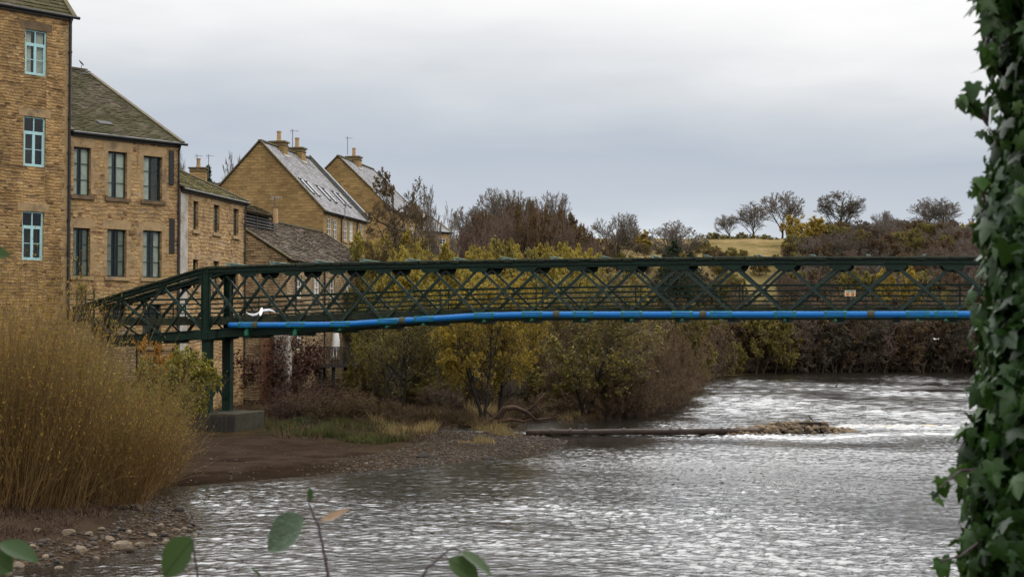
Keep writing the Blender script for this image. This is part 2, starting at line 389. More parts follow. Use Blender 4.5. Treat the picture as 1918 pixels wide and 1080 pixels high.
cl = ramp(nt, e2, [(0.0, (.064, .068, .072)), (.11, (.063, .067, .072)), (.17, (.0455, .0495, .0555)), (.24, (.0395, .0440, .0505)), (.32, (.0535, .0560, .0595)), (.42, (.076, .076, .0765)), (.52, (.085, .085, .0855)), (.68, (.112, .112, .113)), (1.0, (.150, .151, .152))])
cl = mix(nt, 1.0, cl, ramp(nt, n2, [(.25, (.975, .97, .965)), (.75, (1.035, 1.025, 1.01))]), 'MULTIPLY')
cl = mix(nt, 1.0, cl, (100, 100, 100), 'MULTIPLY')
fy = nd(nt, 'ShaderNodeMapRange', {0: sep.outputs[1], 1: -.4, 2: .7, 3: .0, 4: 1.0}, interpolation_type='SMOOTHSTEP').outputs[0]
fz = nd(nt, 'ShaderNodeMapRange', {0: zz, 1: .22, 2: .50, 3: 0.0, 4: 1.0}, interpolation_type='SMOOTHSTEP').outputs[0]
gain = mth(nt, 'ADD', .78, mth(nt, 'ADD', mth(nt, 'MULTIPLY', fy, .26), mth(nt, 'MULTIPLY', mth(nt, 'MULTIPLY', fy, fz), 1.6)))  # added brightness in the unseen sky ahead and above, lifts the river's reflections
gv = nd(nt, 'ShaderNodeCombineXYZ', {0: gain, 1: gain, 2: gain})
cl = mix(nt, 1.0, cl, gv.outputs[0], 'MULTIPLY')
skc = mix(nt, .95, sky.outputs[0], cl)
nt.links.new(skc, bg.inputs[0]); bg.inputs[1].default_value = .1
sun = bpy.data.lights.new('sun', 'SUN'); sun.energy = .75; sun.angle = math.radians(25); sun.color = (1, .95, .88)
so = bpy.data.objects.new('sun', sun); COL.objects.link(so)
sd = Vector((math.sin(SUN_AZ) * math.cos(SUN_EL), math.cos(SUN_AZ) * math.cos(SUN_EL), math.sin(SUN_EL)))
so.rotation_euler = sd.to_track_quat('Z', 'Y').to_euler(); so.location = (30, -30, 60)
SC.view_settings.view_transform = 'Standard'; SC.view_settings.look = 'None'
SC.view_settings.exposure = 0.28; SC.view_settings.gamma = 1.0
SC.render.engine = 'CYCLES'
SC.cycles.max_bounces = 6; SC.cycles.diffuse_bounces = 3; SC.cycles.glossy_bounces = 3; SC.cycles.transparent_max_bounces = 8
SC.cycles.use_denoising = True
# ------------------------------------------------------------------ terrain
def W(px, py): p = on_z(px, py); return (p.x, p.y)
SHORE = [(-60, 22), (-18, 25), W(-120, 1085), W(0, 1064), W(150, 1050), W(300, 1018), W(372, 992), W(345, 962), W(302, 935), W(310, 913), W(430, 904), W(560, 893), W(700, 880),
         W(880, 862), W(980, 850), W(1045, 838), W(1052, 824), W(1010, 817), W(985, 808), W(1010, 799), W(1100, 794), W(1180, 788), W(1240, 774),
         W(1275, 755), W(1295, 735), W(1306, 715), W(1340, 706), W(1400, 701), W(1480, 698), W(1650, 696), W(1850, 694.5), (92, 196), (95, 150), (58, 95), (31, 66), (25, 52), (18, 34), (13, 22), (0, 20.5)]
SHP = np.array(SHORE)
def signed_dist(x, y):
    x = np.asarray(x, float); y = np.asarray(y, float)
    best = np.full(x.shape, 1e9); inside = np.zeros(x.shape, bool)
    n = len(SHP)
    for i in range(n):
        ax, ay = SHP[i]; bx, by = SHP[(i + 1) % n]
        dx, dy = bx - ax, by - ay; L = dx * dx + dy * dy
        t = np.clip(((x - ax) * dx + (y - ay) * dy) / L, 0, 1)
        best = np.minimum(best, np.hypot(x - ax - t * dx, y - ay - t * dy))
        cond = ((ay > y) != (by > y)) & (x < (bx - ax) * (y - ay) / (by - ay + 1e-12) + ax)
        inside ^= cond
    return np.where(inside, -best, best)
def sst(a, b, x): t = np.clip((x - a) / (b - a), 0, 1); return t * t * (3 - 2 * t)
def vnoise(x, y, s, seed=0):
    r = RS(seed + 100); v = 0
    for k in range(7):
        a = r.uniform(0, 6.28); f = s * r.uniform(.5, 1.9); p = r.uniform(0, 6.28)
        v = v + np.sin((x * math.cos(a) + y * math.sin(a)) * f + p)
    return v / 3.5
def height(x, y):
    x = np.asarray(x, float); y = np.asarray(y, float)
    s = signed_dist(x, y); sp = np.maximum(s, 0)
    slope = .022 + .10 * (1 - sst(41, 47, y)) * (x < 0)
    left = np.minimum(sp * slope, 1.1) + 1.3 * sst(17, 34, sp) * sst(55, 72, y) + 1.6 * sst(30, 70, sp)
    hill = np.clip((y - 192) / (292 - 192), 0, 1)
    hz = 20.4 * (hill - .12 * np.sin(hill * 6.28) / 6.28 * 2) * sst(0, 14, sp)
    z = left + hz
    camb = 3.7 * sst(1, 15, sp)
    k = 1 - sst(20, 26, y + np.maximum(-x - 12, 0) * .9) 
    right = sst(0, 8, x - (12 + (y - 20) * .72)) * (y > 20) * (y < 190)
    k = np.maximum(k, right)
    z = z * (1 - k) + camb * k
    z = z + np.where(s > 1.5, vnoise(x, y, .9, 3) * .06 + vnoise(x, y, 2.6, 5) * .025, 0) * sst(1.5, 6, sp)
    return np.where(s <= 0, np.maximum(s * .12, -1.2), z + .0)
def gz(x, y): return float(height(np.array([x]), np.array([y]))[0])
def axis(*segs):
    out = []
    for a, b, st in segs: out.append(np.arange(a, b, st))
    return np.concatenate(out + [np.array([segs[-1][1]])])
gx = axis((-500, -80, 20), (-80, -36, 2), (-36, 36, .4), (36, 110, 2), (110, 600, 25))
gy = axis((-60, 16, 2), (16, 96, .4), (96, 200, 1.5), (200, 330, 3), (330, 1500, 60))
X, Y = np.meshgrid(gx, gy)
Zt = height(X, Y); SDt = signed_dist(X, Y)
def grid_quads(ny, nx):
    i = (np.arange(ny - 1)[:, None] * nx + np.arange(nx - 1)[None, :]).ravel()
    return np.stack([i, i + 1, i + nx + 1, i + nx], 1)
# masks: sand on the beach under the bridge, gravel to its right, green elsewhere
px_ = X / np.maximum(Y, 1) * F + 959
sand = sst(45, 48, Y) * (1 - sst(66, 73, Y + vnoise(X, Y, .5, 9) * 2)) * (1 - sst(600, 900, px_)) * (X < 6) + (1 - sst(38, 42, Y)) * (X < -5) * (Y > 24) * .9
grav = sst(560, 800, px_) * (1 - sst(1.0, 9.0, SDt)) * (Y > 45) * (Y < 90)
grav = np.maximum(grav, (1 - sst(.6, 2.2, SDt)) * (Y < 46) * (Y > 24) * (X < 0))
field = sst(205, 222, Y)
me = np_mesh('ground', np.stack([X, Y, Zt], -1).reshape(-1, 3), grid_quads(len(gy), len(gx)), smooth=True,
             attrs={'sand': np.clip(sand, 0, 1).ravel(), 'gravel': np.clip(grav, 0, 1).ravel(), 'field': field.ravel()})
def groundmat():
    m, nt, b = new_mat('ground')
    o = coords(nt, 'Object')
    A = lambda k: nd(nt, 'ShaderNodeAttribute', attribute_name=k).outputs['Fac']
    n_f = noise(nt, o, 6.0, 6, .7); n_m = noise(nt, o, .8, 5, .6); n_l = noise(nt, o, .09, 5, .6)
    base = ramp(nt, n_m, [(.3, (.022, .015, .010)), (.5, (.045, .031, .018)), (.7, (.045, .042, .017))])
    base = mix(nt, .7, base, ramp(nt, n_f, [(.25, (.4, .4, .4)), (.75, (1.6, 1.6, 1.6))]), 'MULTIPLY')
    sandc = ramp(nt, n_m, [(.3, (.027, .0185, .0130)), (.7, (.046, .032, .0225))])
    gzv = nd(nt, 'ShaderNodeSeparateXYZ', {0: o}).outputs[2]
    wet = ramp(nt, mth(nt, 'ADD', gzv, mth(nt, 'MULTIPLY', mth(nt, 'SUBTRACT', noise(nt, o, .9, 4), .5), .16)), [(.05, (.5, .48, .46)), (.11, (1, 1, 1)), (.19, (.82, .8, .78)), (.24, (1.05, 1.05, 1.05))])
    sandc = mix(nt, 1.0, sandc, wet, 'MULTIPLY')
    speck = ramp(nt, noise(nt, o, 9.0, 2, .5), [(.70, (0, 0, 0)), (.74, (1, 1, 1))])
    sandc = mix(nt, mth(nt, 'MULTIPLY', speck, .35), sandc, (.12, .085, .055))
    vor = nd(nt, 'ShaderNodeTexVoronoi', {'Vector': o, 'Scale': 5.0})
    gcol = ramp(nt, nd(nt, 'ShaderNodeSeparateColor', {'Color': vor.outputs['Color']}).outputs[0], [(0, (.018, .013, .009)), (.4, (.035, .025, .016)), (.75, (.055, .039, .026)), (1, (.08, .06, .042))])
    fieldc = ramp(nt, mth(nt, 'ADD', mth(nt, 'MULTIPLY', n_l, .6), mth(nt, 'MULTIPLY', noise(nt, mapping(nt, o, (1, .35, 1)), .5, 6, .7), .4)),
                  [(.36, (.065, .053, .020)), (.5, (.145, .11, .048)), (.62, (.20, .145, .07))])
    c = mix(nt, A('gravel'), mix(nt, A('sand'), mix(nt, A('field'), base, fieldc), sandc), gcol)
    h = mth(nt, 'ADD', n_f, mth(nt, 'MULTIPLY', A('gravel'), mth(nt, 'MULTIPLY', vor.outputs['Distance'], -2.0)))
    setp(nt, b, Base_Color=c, Roughness=1.0, Specular_IOR_Level=0.0, Normal=bump(nt, h, .06, .9))
    return m
tag(link_mesh('ground', me, groundmat()), kind='structure')
# ------------------------------------------------------------------ river
WEIR = [W(985, 812), W(1120, 814), W(1250, 814), W(1400, 817), W(1520, 822), W(1640, 815), W(1900, 812)]
def dist_poly(x, y, P):
    best = np.full(x.shape, 1e9); side = np.zeros(x.shape)
    for (ax, ay), (bx, by) in zip(P[:-1], P[1:]):
        dx, dy = bx - ax, by - ay
        t = np.clip(((x - ax) * dx + (y - ay) * dy) / (dx * dx + dy * dy), 0, 1)
        d = np.hypot(x - ax - t * dx, y - ay - t * dy)
        sgn = np.sign(dx * (y - ay) - dy * (x - ax))
        side = np.where(d < best, sgn, side); best = np.minimum(best, d)
    return best, side
wx = axis((-34, -20, .3), (-20, 22, .085), (22, 48, .2), (48, 130, .8))
wy = axis((19, 30, .2), (30, 62, .08), (62, 84, .10), (84, 120, .2), (120, 206, .4))
X, Y = np.meshgrid(wx, wy)
r = RS(11); Zw = np.zeros_like(X)
amp_mod = .75 + .45 * vnoise(X, Y, .22, 21) + .25 * vnoise(X, Y, .7, 22)
amp_mod = np.clip(amp_mod + .2 * sst(-4, 8, X), .45, 1.6)
wd, wside = dist_poly(X, Y, WEIR)
calm = 1 - .62 * np.exp(-((wd - 3.8 - .8 * vnoise(X, Y, .35, 61)) / 2.6) ** 2) * (wside < 0)
rough_up = 1 + .5 * np.exp(-(wd / 2.0) ** 2)
flow = math.atan2(-1.0, -.35)
def waves(n, lmin, lmax, slope, spread):
    Z = np.zeros_like(X)
    for k in range(n):
        lam = math.exp(r.uniform(math.log(lmin), math.log(lmax)))
        a = flow + r.normal(0, spread); kx, ky = math.cos(a) * 6.283 / lam, math.sin(a) * 6.283 / lam
        amp = slope * lam / 6.283 * math.sqrt(2.0 / n)
        ph = X * kx + Y * ky + r.uniform(0, 6.28) + .9 * np.sin(X * r.uniform(.1, .35) + r.uniform(0, 6)) + .9 * np.sin(Y * r.uniform(.1, .3) + r.uniform(0, 6))
        Z += amp * np.sin(ph)
    return Z
near_f = 1 - sst(95, 130, Y)
Zw = waves(36, .19, .42, .175, .85) * near_f + waves(16, .5, 1.5, .045, .6) * near_f + waves(16, .9, 2.2, .095, .7) * sst(74, 90, Y)
edge = sst(0, 1.2, -signed_dist(X, Y))
Zw = Zw * amp_mod * calm * rough_up * (.25 + .75 * edge)
foam_n = vnoise(X * 1.0, Y * 2.6, 2.6, 31) * .6 + vnoise(X, Y * 2.0, 6.5, 32) * .5
lee = np.where(wside < 0, np.exp(-wd / .9), np.exp(-wd / .3)) * (1 - .45 * sst(20, 24, X))
xi = X / Y * F + 959
foam = lee * (.50 + foam_n * .75) * (X < 60)
churn = np.exp(-((X - on_z(1700, 802).x) / 6.0) ** 2 - ((Y - on_z(1700, 802).y) / 1.8) ** 2)
foam = np.maximum(foam, churn * (.16 + .8 * foam_n))
Zw = Zw + churn * .10 * foam_n + .10 * sst(.5, -.8, np.where(wside < 0, wd, -wd)) * (Y < 110)
me = np_mesh('river', np.stack([X, Y, Zw], -1).reshape(-1, 3), grid_quads(len(wy), len(wx)), smooth=True,
             attrs={'foam': np.clip(foam, 0, 1).ravel(), 'churn': np.clip(churn, 0, 1).ravel(), 'chop': np.clip(calm * (.4 + .6 * amp_mod), .1, 1.3).ravel()})
def watermat():
    m, nt, b = new_mat('river_water')
    o = coords(nt, 'Object')
    fo = nd(nt, 'ShaderNodeAttribute', attribute_name='foam').outputs['Fac']
    ch = nd(nt, 'ShaderNodeAttribute', attribute_name='churn').outputs['Fac']
    fm = ramp(nt, mth(nt, 'ADD', fo, mth(nt, 'MULTIPLY', mth(nt, 'SUBTRACT', noise(nt, mapping(nt, o, (2, 4, 1)), 2.0, 6, .7), .5), .9)), [(.38, (0, 0, 0)), (.62, (1, 1, 1))])
    fc = mix(nt, ch, (.55, .55, .53), (.36, .28, .17))
    c = mix(nt, fm, (.014, .0125, .010), fc)
    rgh = mix(nt, fm, (.03, .03, .03), (.6, .6, .6))
    h = mth(nt, 'ADD', noise(nt, mapping(nt, o, (1, 1.6, 1)), 7.5, 3, .6), mth(nt, 'MULTIPLY', noise(nt, mapping(nt, o, (1, 2.0, 1)), 1.6, 3, .5), 1.5))
    h = mth(nt, 'MULTIPLY', h, nd(nt, 'ShaderNodeAttribute', attribute_name='chop').outputs['Fac'])
    setp(nt, b, Base_Color=c, Roughness=rgh, IOR=1.7, Normal=bump(nt, h, .014, 1.0), Specular_IOR_Level=.5)
    return m
tag(link_mesh('river', me, watermat()), kind='structure')
# ------------------------------------------------------------------ footbridge
BA = Vector((xat(400, 72), 72, 0)); BB = Vector((xat(1820, 62), 62, 0))
BD = (BB - BA).normalized(); BN = Vector((-BD.y, BD.x, 0))        # BN points away from the camera
BW = 2.2
def bs(px):
    u = (px - 959) / F
    return (u * BA.y - BA.x) / (BD.x - u * BD.y)
def bpx(s): p = BA + BD * s; return p.x / p.y * F + 959
def interp(x, pts):
    if x <= pts[0][0]:
        (x0, y0), (x1, y1) = pts[0], pts[1]; return y0 + (y1 - y0) * (x - x0) / (x1 - x0)
    for (x0, y0), (x1, y1) in zip(pts[:-1], pts[1:]):
        if x <= x1: return y0 + (y1 - y0) * (x - x0) / (x1 - x0)
    return pts[-1][1]
PT = [(140, 576), (386, 500), (640, 492), (880, 488), (1100, 485), (1350, 482), (1820, 481), (2600, 481)]
PB = [(195, 646), (386, 633), (603, 621), (740, 610), (827, 604), (927, 600), (1200, 598), (1820, 599), (2600, 600)]
PD = [(100, 599), (400, 597), (600, 589), (850, 581), (1120, 577), (1400, 575.5), (1820, 576), (2600, 577)]
def bz(prof, s):
    px = bpx(s); d = (BA + BD * s).y
    return zat(px, interp(px, prof), d)
def bp(s, n, z): p = BA + BD * s + BN * n; return Vector((p.x, p.y, z))
S0 = bs(386); PAN = (bs(1679) - S0) / 14
NODES = [S0 + PAN * k for k in range(-3, 20)]
SL = bs(146); SR = NODES[-1]
bridge = empty('footbridge', bp(S0, BW / 2, 0), 'green lattice truss footbridge crossing the river with dark mossy top chords', 'footbridge')
def chord_path(prof, n, s0, s1, dz=0):
    ss = sorted(set([s0, s1] + [x for x in NODES if s0 < x < s1]))
    return [bp(s, n, bz(prof, s) + dz) for s in ss]
sb0 = bs(200)
for n in (0, BW):
    sg = -1 if n == 0 else 1
    # top chord: wide cover plate on two webs, with a rim that carries moss
    mb = MB()
    mb.loft(chord_path(PT, n, SL, SR), [(-.25, 0), (.25, 0), (.25, -.05), (-.25, -.05)], BN)
    mb.loft(chord_path(PT, n, SL, SR), [(-.17, -.045), (-.145, -.045), (-.145, -.28), (-.17, -.28)], BN)
    mb.loft(chord_path(PT, n, SL, SR), [(.145, -.045), (.17, -.045), (.17, -.28), (.145, -.28)], BN)
    mb.loft(chord_path(PT, n, SL, SR), [(-.24, -.24), (-.17, -.24), (-.17, -.28), (-.24, -.28)], BN)
    mb.loft(chord_path(PT, n, SL, SR), [(.17, -.24), (.24, -.24), (.24, -.28), (.17, -.28)], BN)
    ch = mb.build('top_chord', MAT['bridge'], bridge)
    mb = MB(); rr = random.Random(3)
    s = SL
    while s < SR:
        L = rr.uniform(.12, .6); h = rr.uniform(.012, .05)
        mb.loft([bp(s, n - .255, bz(PT, s)), bp(s + L, n - .255, bz(PT, s + L))], [(0, .02), (-.03, -.02), (-.02, -.05 - 1.6 * h), (0, -.05 - 1.6 * h)], BN)
        for o in (-.17, .0, .17):
            a, c = bp(s, n + o, bz(PT, s) + .0), bp(s + L, n + o, bz(PT, s + L) + .0)
            hh = h * rr.uniform(.4, 1.2)
            mb.loft([a + Vector((0, 0, .002)), c + Vector((0, 0, .002))], [(-.085, 0), (-.05, hh), (.05, hh), (.085, 0)], BN)
        s += L * rr.uniform(.9, 1.3)
    mb.build('moss', MAT['moss_steel'], ch)['kind'] = 'stuff'
    mb = MB()
    mb.loft(chord_path(PB, n, sb0, SR), [(-.02, 0), (.02, 0), (.02, .44), (-.02, .44)], BN)
    mb.loft(chord_path(PB, n, sb0, SR), [(-.17, 0), (-.02, 0), (-.02, .03), (-.17, .03)], BN)
    mb.loft(chord_path(PB, n, sb0, SR), [(.02, 0), (.17, 0), (.17, .03), (.02, .03)], BN)
    mb.loft(chord_path(PB, n, sb0, SR), [(-.11, .40), (-.02, .40), (-.02, .44), (-.11, .44)], BN)
    mb.build('bottom_chord', MAT['bridge'], bridge)
    for i, s in enumerate(NODES):                       # gusset plates under the top chord
        zt = bz(PT, s) - .27
        mb = MB(); o = n + sg * .155
        pr = [(-.52, .02), (-.50, -.10), (-.42, -.22), (-.30, -.30), (.30, -.30), (.42, -.22), (.50, -.10), (.52, .02)]
        if s < S0: pr = [(a * .6, b * .5) for a, b in pr]
        sl = (bz(PT, s + .3) - bz(PT, s - .3)) / .6
        A = [bp(s + a, o - .012, zt + b + a * sl) for a, b in pr]; C = [bp(s + a, o + .012, zt + b + a * sl) for a, b in pr]
        k = len(pr); mb.add(A + C, [range(k), range(2 * k - 1, k - 1, -1)] + [(j, (j + 1) % k, k + (j + 1) % k, k + j) for j in range(k)])
        mb.build('gusset_plate', MAT['bridge'], bridge)
    for i in range(len(NODES) - 1):
        s0, s1 = NODES[i], NODES[i + 1]
        for (a, c, o) in ((s0, s1, -.05), (s1, s0, .05)):
            za = bz(PT, a) - .34; zc = bz(PB, c) + .30
            if i == 0 and a == s0: za = bz(PT, a) - .3
            if za - zc < .25: continue
            fwd = c > a; mb = MB()
            p0, p1 = bp(a, n + o, za), bp(c, n + o, zc)
            wd_ = .10 if fwd else .125
            mb.beam(p0, p1, wd_, .022, BN)
            mb.beam(p0, p1, .022, .11, BN, off=((wd_ / 2) * (-1 if fwd else 1), (-.06 if n == 0 else .06)))
            mb.build('diagonal', MAT['bridge_lattice'], bridge)
    # end post on the near pier
    z0, z1 = bz(PB, S0) - .04, bz(PT, S0) - .05
    for s, nm in ((S0 + .05, 'end_post'),):
        mb = MB()
        for dx in (-.17, .17): mb.beam(bp(s + dx, n + sg * .10, z0), bp(s + dx, n + sg * .10, z1), .03, .34, BN)
        mb.beam(bp(s, n + sg * .19, z0), bp(s, n + sg * .19, z1), .48, .028, BN)
        mb.build(nm, MAT['bridge'], bridge)
    mb = MB()
    for k, (za, zb_) in enumerate(((-.50, 0),)):
        mb.beam(bp(S0 - .55, n + sg * .23, bz(PB, S0) + .2), bp(S0 + .65, n + sg * .23, bz(PB, S0) + .2), .42, .03, BN)
    mb.build('bearing_plate', MAT['bridge'], bridge)
    # handrail of five rails on thin stanchions inside the truss
    mb = MB(); o = n - sg * .42
    for k in range(5):
        h = (1.03, .78, .54, .31, .12)[k]
        path = [bp(s, o, bz(PD, s) + h) for s in [SL + .3] + NODES[1:]]
        rr_ = .028 if k == 0 else .020
        mb.loft(path, [(-rr_, -rr_), (rr_, -rr_), (rr_, rr_), (-rr_, rr_)], BN)
    rl = mb.build('railing', MAT['bridge'], bridge)
    for s in NODES[::2]:
        q = MB(); q.beam(bp(s + .3, o - sg * .04, bz(PD, s) - .05), bp(s + .3, o - sg * .04, bz(PD, s) + 1.05), .05, .05, BN)
        q.build('stanchion', MAT['bridge'], rl)
# deck, kerbs and cross beams
mb = MB(); mb.loft([bp(s, BW / 2, bz(PD, s)) for s in [bs(120)] + NODES], [(-.92, -.10), (.92, -.10), (.92, 0), (-.92, 0)], BN); mb.build('deck', MAT['planks'], bridge)
mb = MB(); rr = random.Random(5)
for o in (.14, BW - .14):
    mb.loft([bp(s, o, bz(PD, s)) for s in [bs(150)] + NODES], [(-.05, -.30), (.05, -.30), (.05, .03), (-.05, .03)], BN)
kb = mb.build('kerb', MAT['moss_steel'], bridge)
mb = MB()
s = bs(170)
while s < SR:
    L = rr.uniform(.1, .5); hh = rr.uniform(.02, .09)
    mb.loft([bp(s, .14, bz(PD, s) + .032), bp(s + L, .14, bz(PD, s + L) + .032)], [(-.06, 0), (-.03, hh), (.03, hh), (.06, 0)], BN); s += L * rr.uniform(1, 2.4) if s < bs(700) else L * rr.uniform(2, 6)
mb.build('moss', MAT['moss_steel'], kb)['kind'] = 'stuff'
for s in NODES:
    mb = MB(); z = bz(PB, s) - .02
    mb.beam(bp(s, -.25, z), bp(s, BW + .25, z), .30, .16, (0, 0, 1)); mb.beam(bp(s, -.32, z - .09), bp(s, BW + .32, z - .09), .42, .03, (0, 0, 1))
    mb.build('cross_beam', MAT['bridge'], bridge)
for i in range(len(NODES) - 1):                         # light cross struts laid over both top chords
    s = (NODES[i] + NODES[i + 1]) / 2
    if s < S0: continue
    mb = MB(); z = bz(PT, s) + .16 - .05 * min(1, max(0, bpx(s) - 400) / 1000)
    mb.beam(bp(s, -.15, z), bp(s, BW + .15, z), .16, .03, (0, 0, 1)); mb.beam(bp(s, -.15, z - .075), bp(s, BW + .15, z - .075), .02, .13, (0, 0, 1))
    mb.build('overhead_strut', MAT['strut'], bridge)
# pier: two box columns, cross bracing, concrete base
ztop = bz(PB, S0)
zb = zat(395, 773, 72)
pier = empty('bridge_pier', bp(S0, BW / 2, zb - 1.0), 'pair of dark green steel columns on a concrete block under the bridge', 'pier')
for n in (0, BW):
    mb = MB(); sg = -1 if n == 0 else 1
    for (a, c, wa, wc) in ((0, -.18, .46, .03), (0, .18, .46, .03)): mb.beam(bp(S0 + .1, n + c, zb), bp(S0 + .1, n + c, ztop), wa, wc, BN)
    for c in (-.215, .215): mb.beam(bp(S0 + .1 + c, n, zb), bp(S0 + .1 + c, n, ztop), .03, .33, BN)
    mb.beam(bp(S0 + .1, n, zb), bp(S0 + .1, n, zb + .05), .75, .75, BN); mb.beam(bp(S0 + .1, n, ztop - .06), bp(S0 + .1, n, ztop - .01), .8, .72, BN)
    mb.build('column', MAT['bridge'], pier)
mb = MB()
for (a, c) in ((zb + .6, ztop - 1.7), (ztop - 1.7, zb + .6)): mb.beam(bp(S0 + .1 + (.03 if a < c else -.03), .25, a), bp(S0 + .1 + (.03 if a < c else -.03), BW - .25, c), .14, .05, BD)
mb.beam(bp(S0 + .1, .9, (zb + ztop) / 2 - .8), bp(S0 + .1, 1.3, (zb + ztop) / 2 - .3), .5, .02, BD)
mb.build('cross_brace', MAT['bridge'], pier)
mb = MB(); c = bp(S0 + .75, BW / 2, zb - .7); mb.box(c, (1.2, BW / 2 + .55, .70), (BD.x, BD.y)); mb.build('concrete_base', MAT['concrete'], pier, bevel=.03)
mb = MB()
for k in range(10):
    x = -1.1 + k * .24; mb.beam(bp(S0 + .75 + x, -.58, zb - 1.1), bp(S0 + .75 + x, -.58, zb - .12), random.uniform(.08, .2), .03, BN)
mb.build('base_boarding', MAT['wood_dark'], pier)
# far abutment where the bridge meets the camera-side bank
p = bp(SR, BW / 2, 0); g = gz(p.x, p.y)
mb = MB(); mb.box((p.x, p.y, (bz(PD, SR) - .2 + g - .5) / 2), (1.2, 1.8, (bz(PD, SR) - .2 - g + .5) / 2), (BD.x, BD.y))
tag(mb.build('abutment', MAT['concrete']), 'concrete abutment at the far right end of the footbridge', 'abutment')
# blue water pipe
PP = [(437, 609), (560, 608.5), (650, 607.5), (700, 604), (780, 599), (900, 591.5), (1000, 589), (1400, 589), (1850, 588.5), (2600, 588.5)]
pipe = empty('water_pipe', bp(bs(900), -.42, bz(PP, bs(900))), 'bright blue water pipe clamped along the near side of the footbridge', 'pipe')
ss = [bs(444)] + [bs(x) for x in range(470, 2300, 15)]
ss = [s for s in ss if s < SR - .2]
mb = MB()
end = [bp(bs(437) , -.02, bz(PP, bs(444))), bp(bs(436), -.22, bz(PP, bs(444))), bp(bs(438), -.36, bz(PP, bs(444)))]
mb.tube(end + [bp(s, -.42, bz(PP, s)) for s in ss], .148, 14)
mb.build('pipe_run', MAT['pipe_blue'], pipe, smooth=True)
for cx in (472, 562, 645, 733, 800, 913, 1002, 1097, 1187, 1281, 1353, 1472, 1566, 1719, 1771, 1860, 1960):
    s = bs(cx); mb = MB()
    for q in (-.42, .42):
        ring = [bp(s + q + e_, -.42, bz(PP, s + q)) for e_ in (-.035, .035)]
        mb.tube(ring, .165, 14)
    for (dn, dz_) in ((-.15, .09), (-.15, -.09), (.0, .168)):
        mb.beam(bp(s - .5, -.42 + dn, bz(PP, s) + dz_), bp(s + .5, -.42 + dn, bz(PP, s) + dz_), .022, .022, BN)
    mb.beam(bp(s, -.60, bz(PP, s) - .22), bp(s, .05, bz(PP, s) - .22), .10, .05, (0, 0, 1))
    mb.beam(bp(s, -.60, bz(PP, s) - .27), bp(s, -.60, bz(PP, s) - (.50 if cx in (472, 562) else .30)), .16, .14, BN)
    mb.build('clamp', MAT['bracket'], pipe)
for cx in (486, 760, 1047, 1319.6, 1632):
    s = bs(cx); mb = MB()
    for q, rr_ in ((-.10, .172), (.0, .185), (.10, .172)):
        mb.tube([bp(s + q - .055, -.42, bz(PP, s)), bp(s + q + .055, -.42, bz(PP, s))], rr_, 14)
    mb.build('coupling', MAT['coupling'], pipe)
# warning sign hung on the far rail
s = bs(1592)
sg_ = empty('warning_sign', bp(s, .40, bz(PD, s) + .5), 'small cream sign with two orange discs hung on the footbridge railing', 'sign')
zc = zat(1592, 549, bp(s, .4, 0).y)
mb = MB(); mb.beam(bp(s - .24, .36, zc), bp(s + .24, .36, zc), .27, .015, BN); mb.build('plate', MAT['sign_white'], sg_)
for q in (-.11, .11):
    mb = MB(); k = [bp(s + q + .075 * math.cos(a * .5236), .345, zc - .05 + .075 * math.sin(a * .5236)) for a in range(12)]
    mb.add(k + [p + BN * .006 for p in k], [range(12), range(23, 11, -1)] + [(j, (j + 1) % 12, 12 + (j + 1) % 12, 12 + j) for j in range(12)]); mb.build('orange_disc', MAT['sign_orange'], sg_)
mb = MB()
for q in (-.15, -.08, -.02, .05, .10, .16): mb.beam(bp(s + q, .347, zc + .055), bp(s + q, .347, zc + .10), .035, .006, BN)
mb.build('lettering', MAT['sign_black'], sg_)
# white and blue marker tied to the railing
s = bs(764); d_ = bp(s, .40, 0).y
a, c = bp(bs(761), .36, zat(761, 559, d_)), bp(bs(768), .36, zat(768, 540, d_))
mk = empty('ribbon_marker', a, 'short white and blue marker leaning on the railing in mid bridge', 'marker')
mb = MB(); mb.beam(a.lerp(c, .45), c, .07, .03, BN); mb.build('white_strip', MAT['white_cloth'], mk)
mb = MB(); mb.beam(a, a.lerp(c, .43), .06, .03, BN); mb.build('blue_strip', MAT['pipe_blue'], mk)
# ------------------------------------------------------------------ buildings
def wall_holes(mb, P, L, z0, z1, holes, nrm, depth, r=None):
    xs = sorted(set([0, L] + [h for o in holes for h in (o[0], o[1])])); zs = sorted(set([z0, z1] + [h for o in holes for h in (o[2], o[3])]))
    for i in range(len(xs) - 1):
        for j in range(len(zs) - 1):
            cx, cz = (xs[i] + xs[i + 1]) / 2, (zs[j] + zs[j + 1]) / 2
            if any(o[0] < cx < o[1] and o[2] < cz < o[3] for o in holes): continue
            mb.poly([P(xs[i], zs[j], 0), P(xs[i + 1], zs[j], 0), P(xs[i + 1], zs[j + 1], 0), P(xs[i], zs[j + 1], 0)])
    for (a, b, c, d) in [o[:4] for o in holes]:
        for (q0, q1) in (((a, c), (b, c)), ((b, c), (b, d)), ((b, d), (a, d)), ((a, d), (a, c))):
            mb.poly([P(q0[0], q0[1], 0), P(q1[0], q1[1], 0), P(q1[0], q1[1], -depth), P(q0[0], q0[1], -depth)])
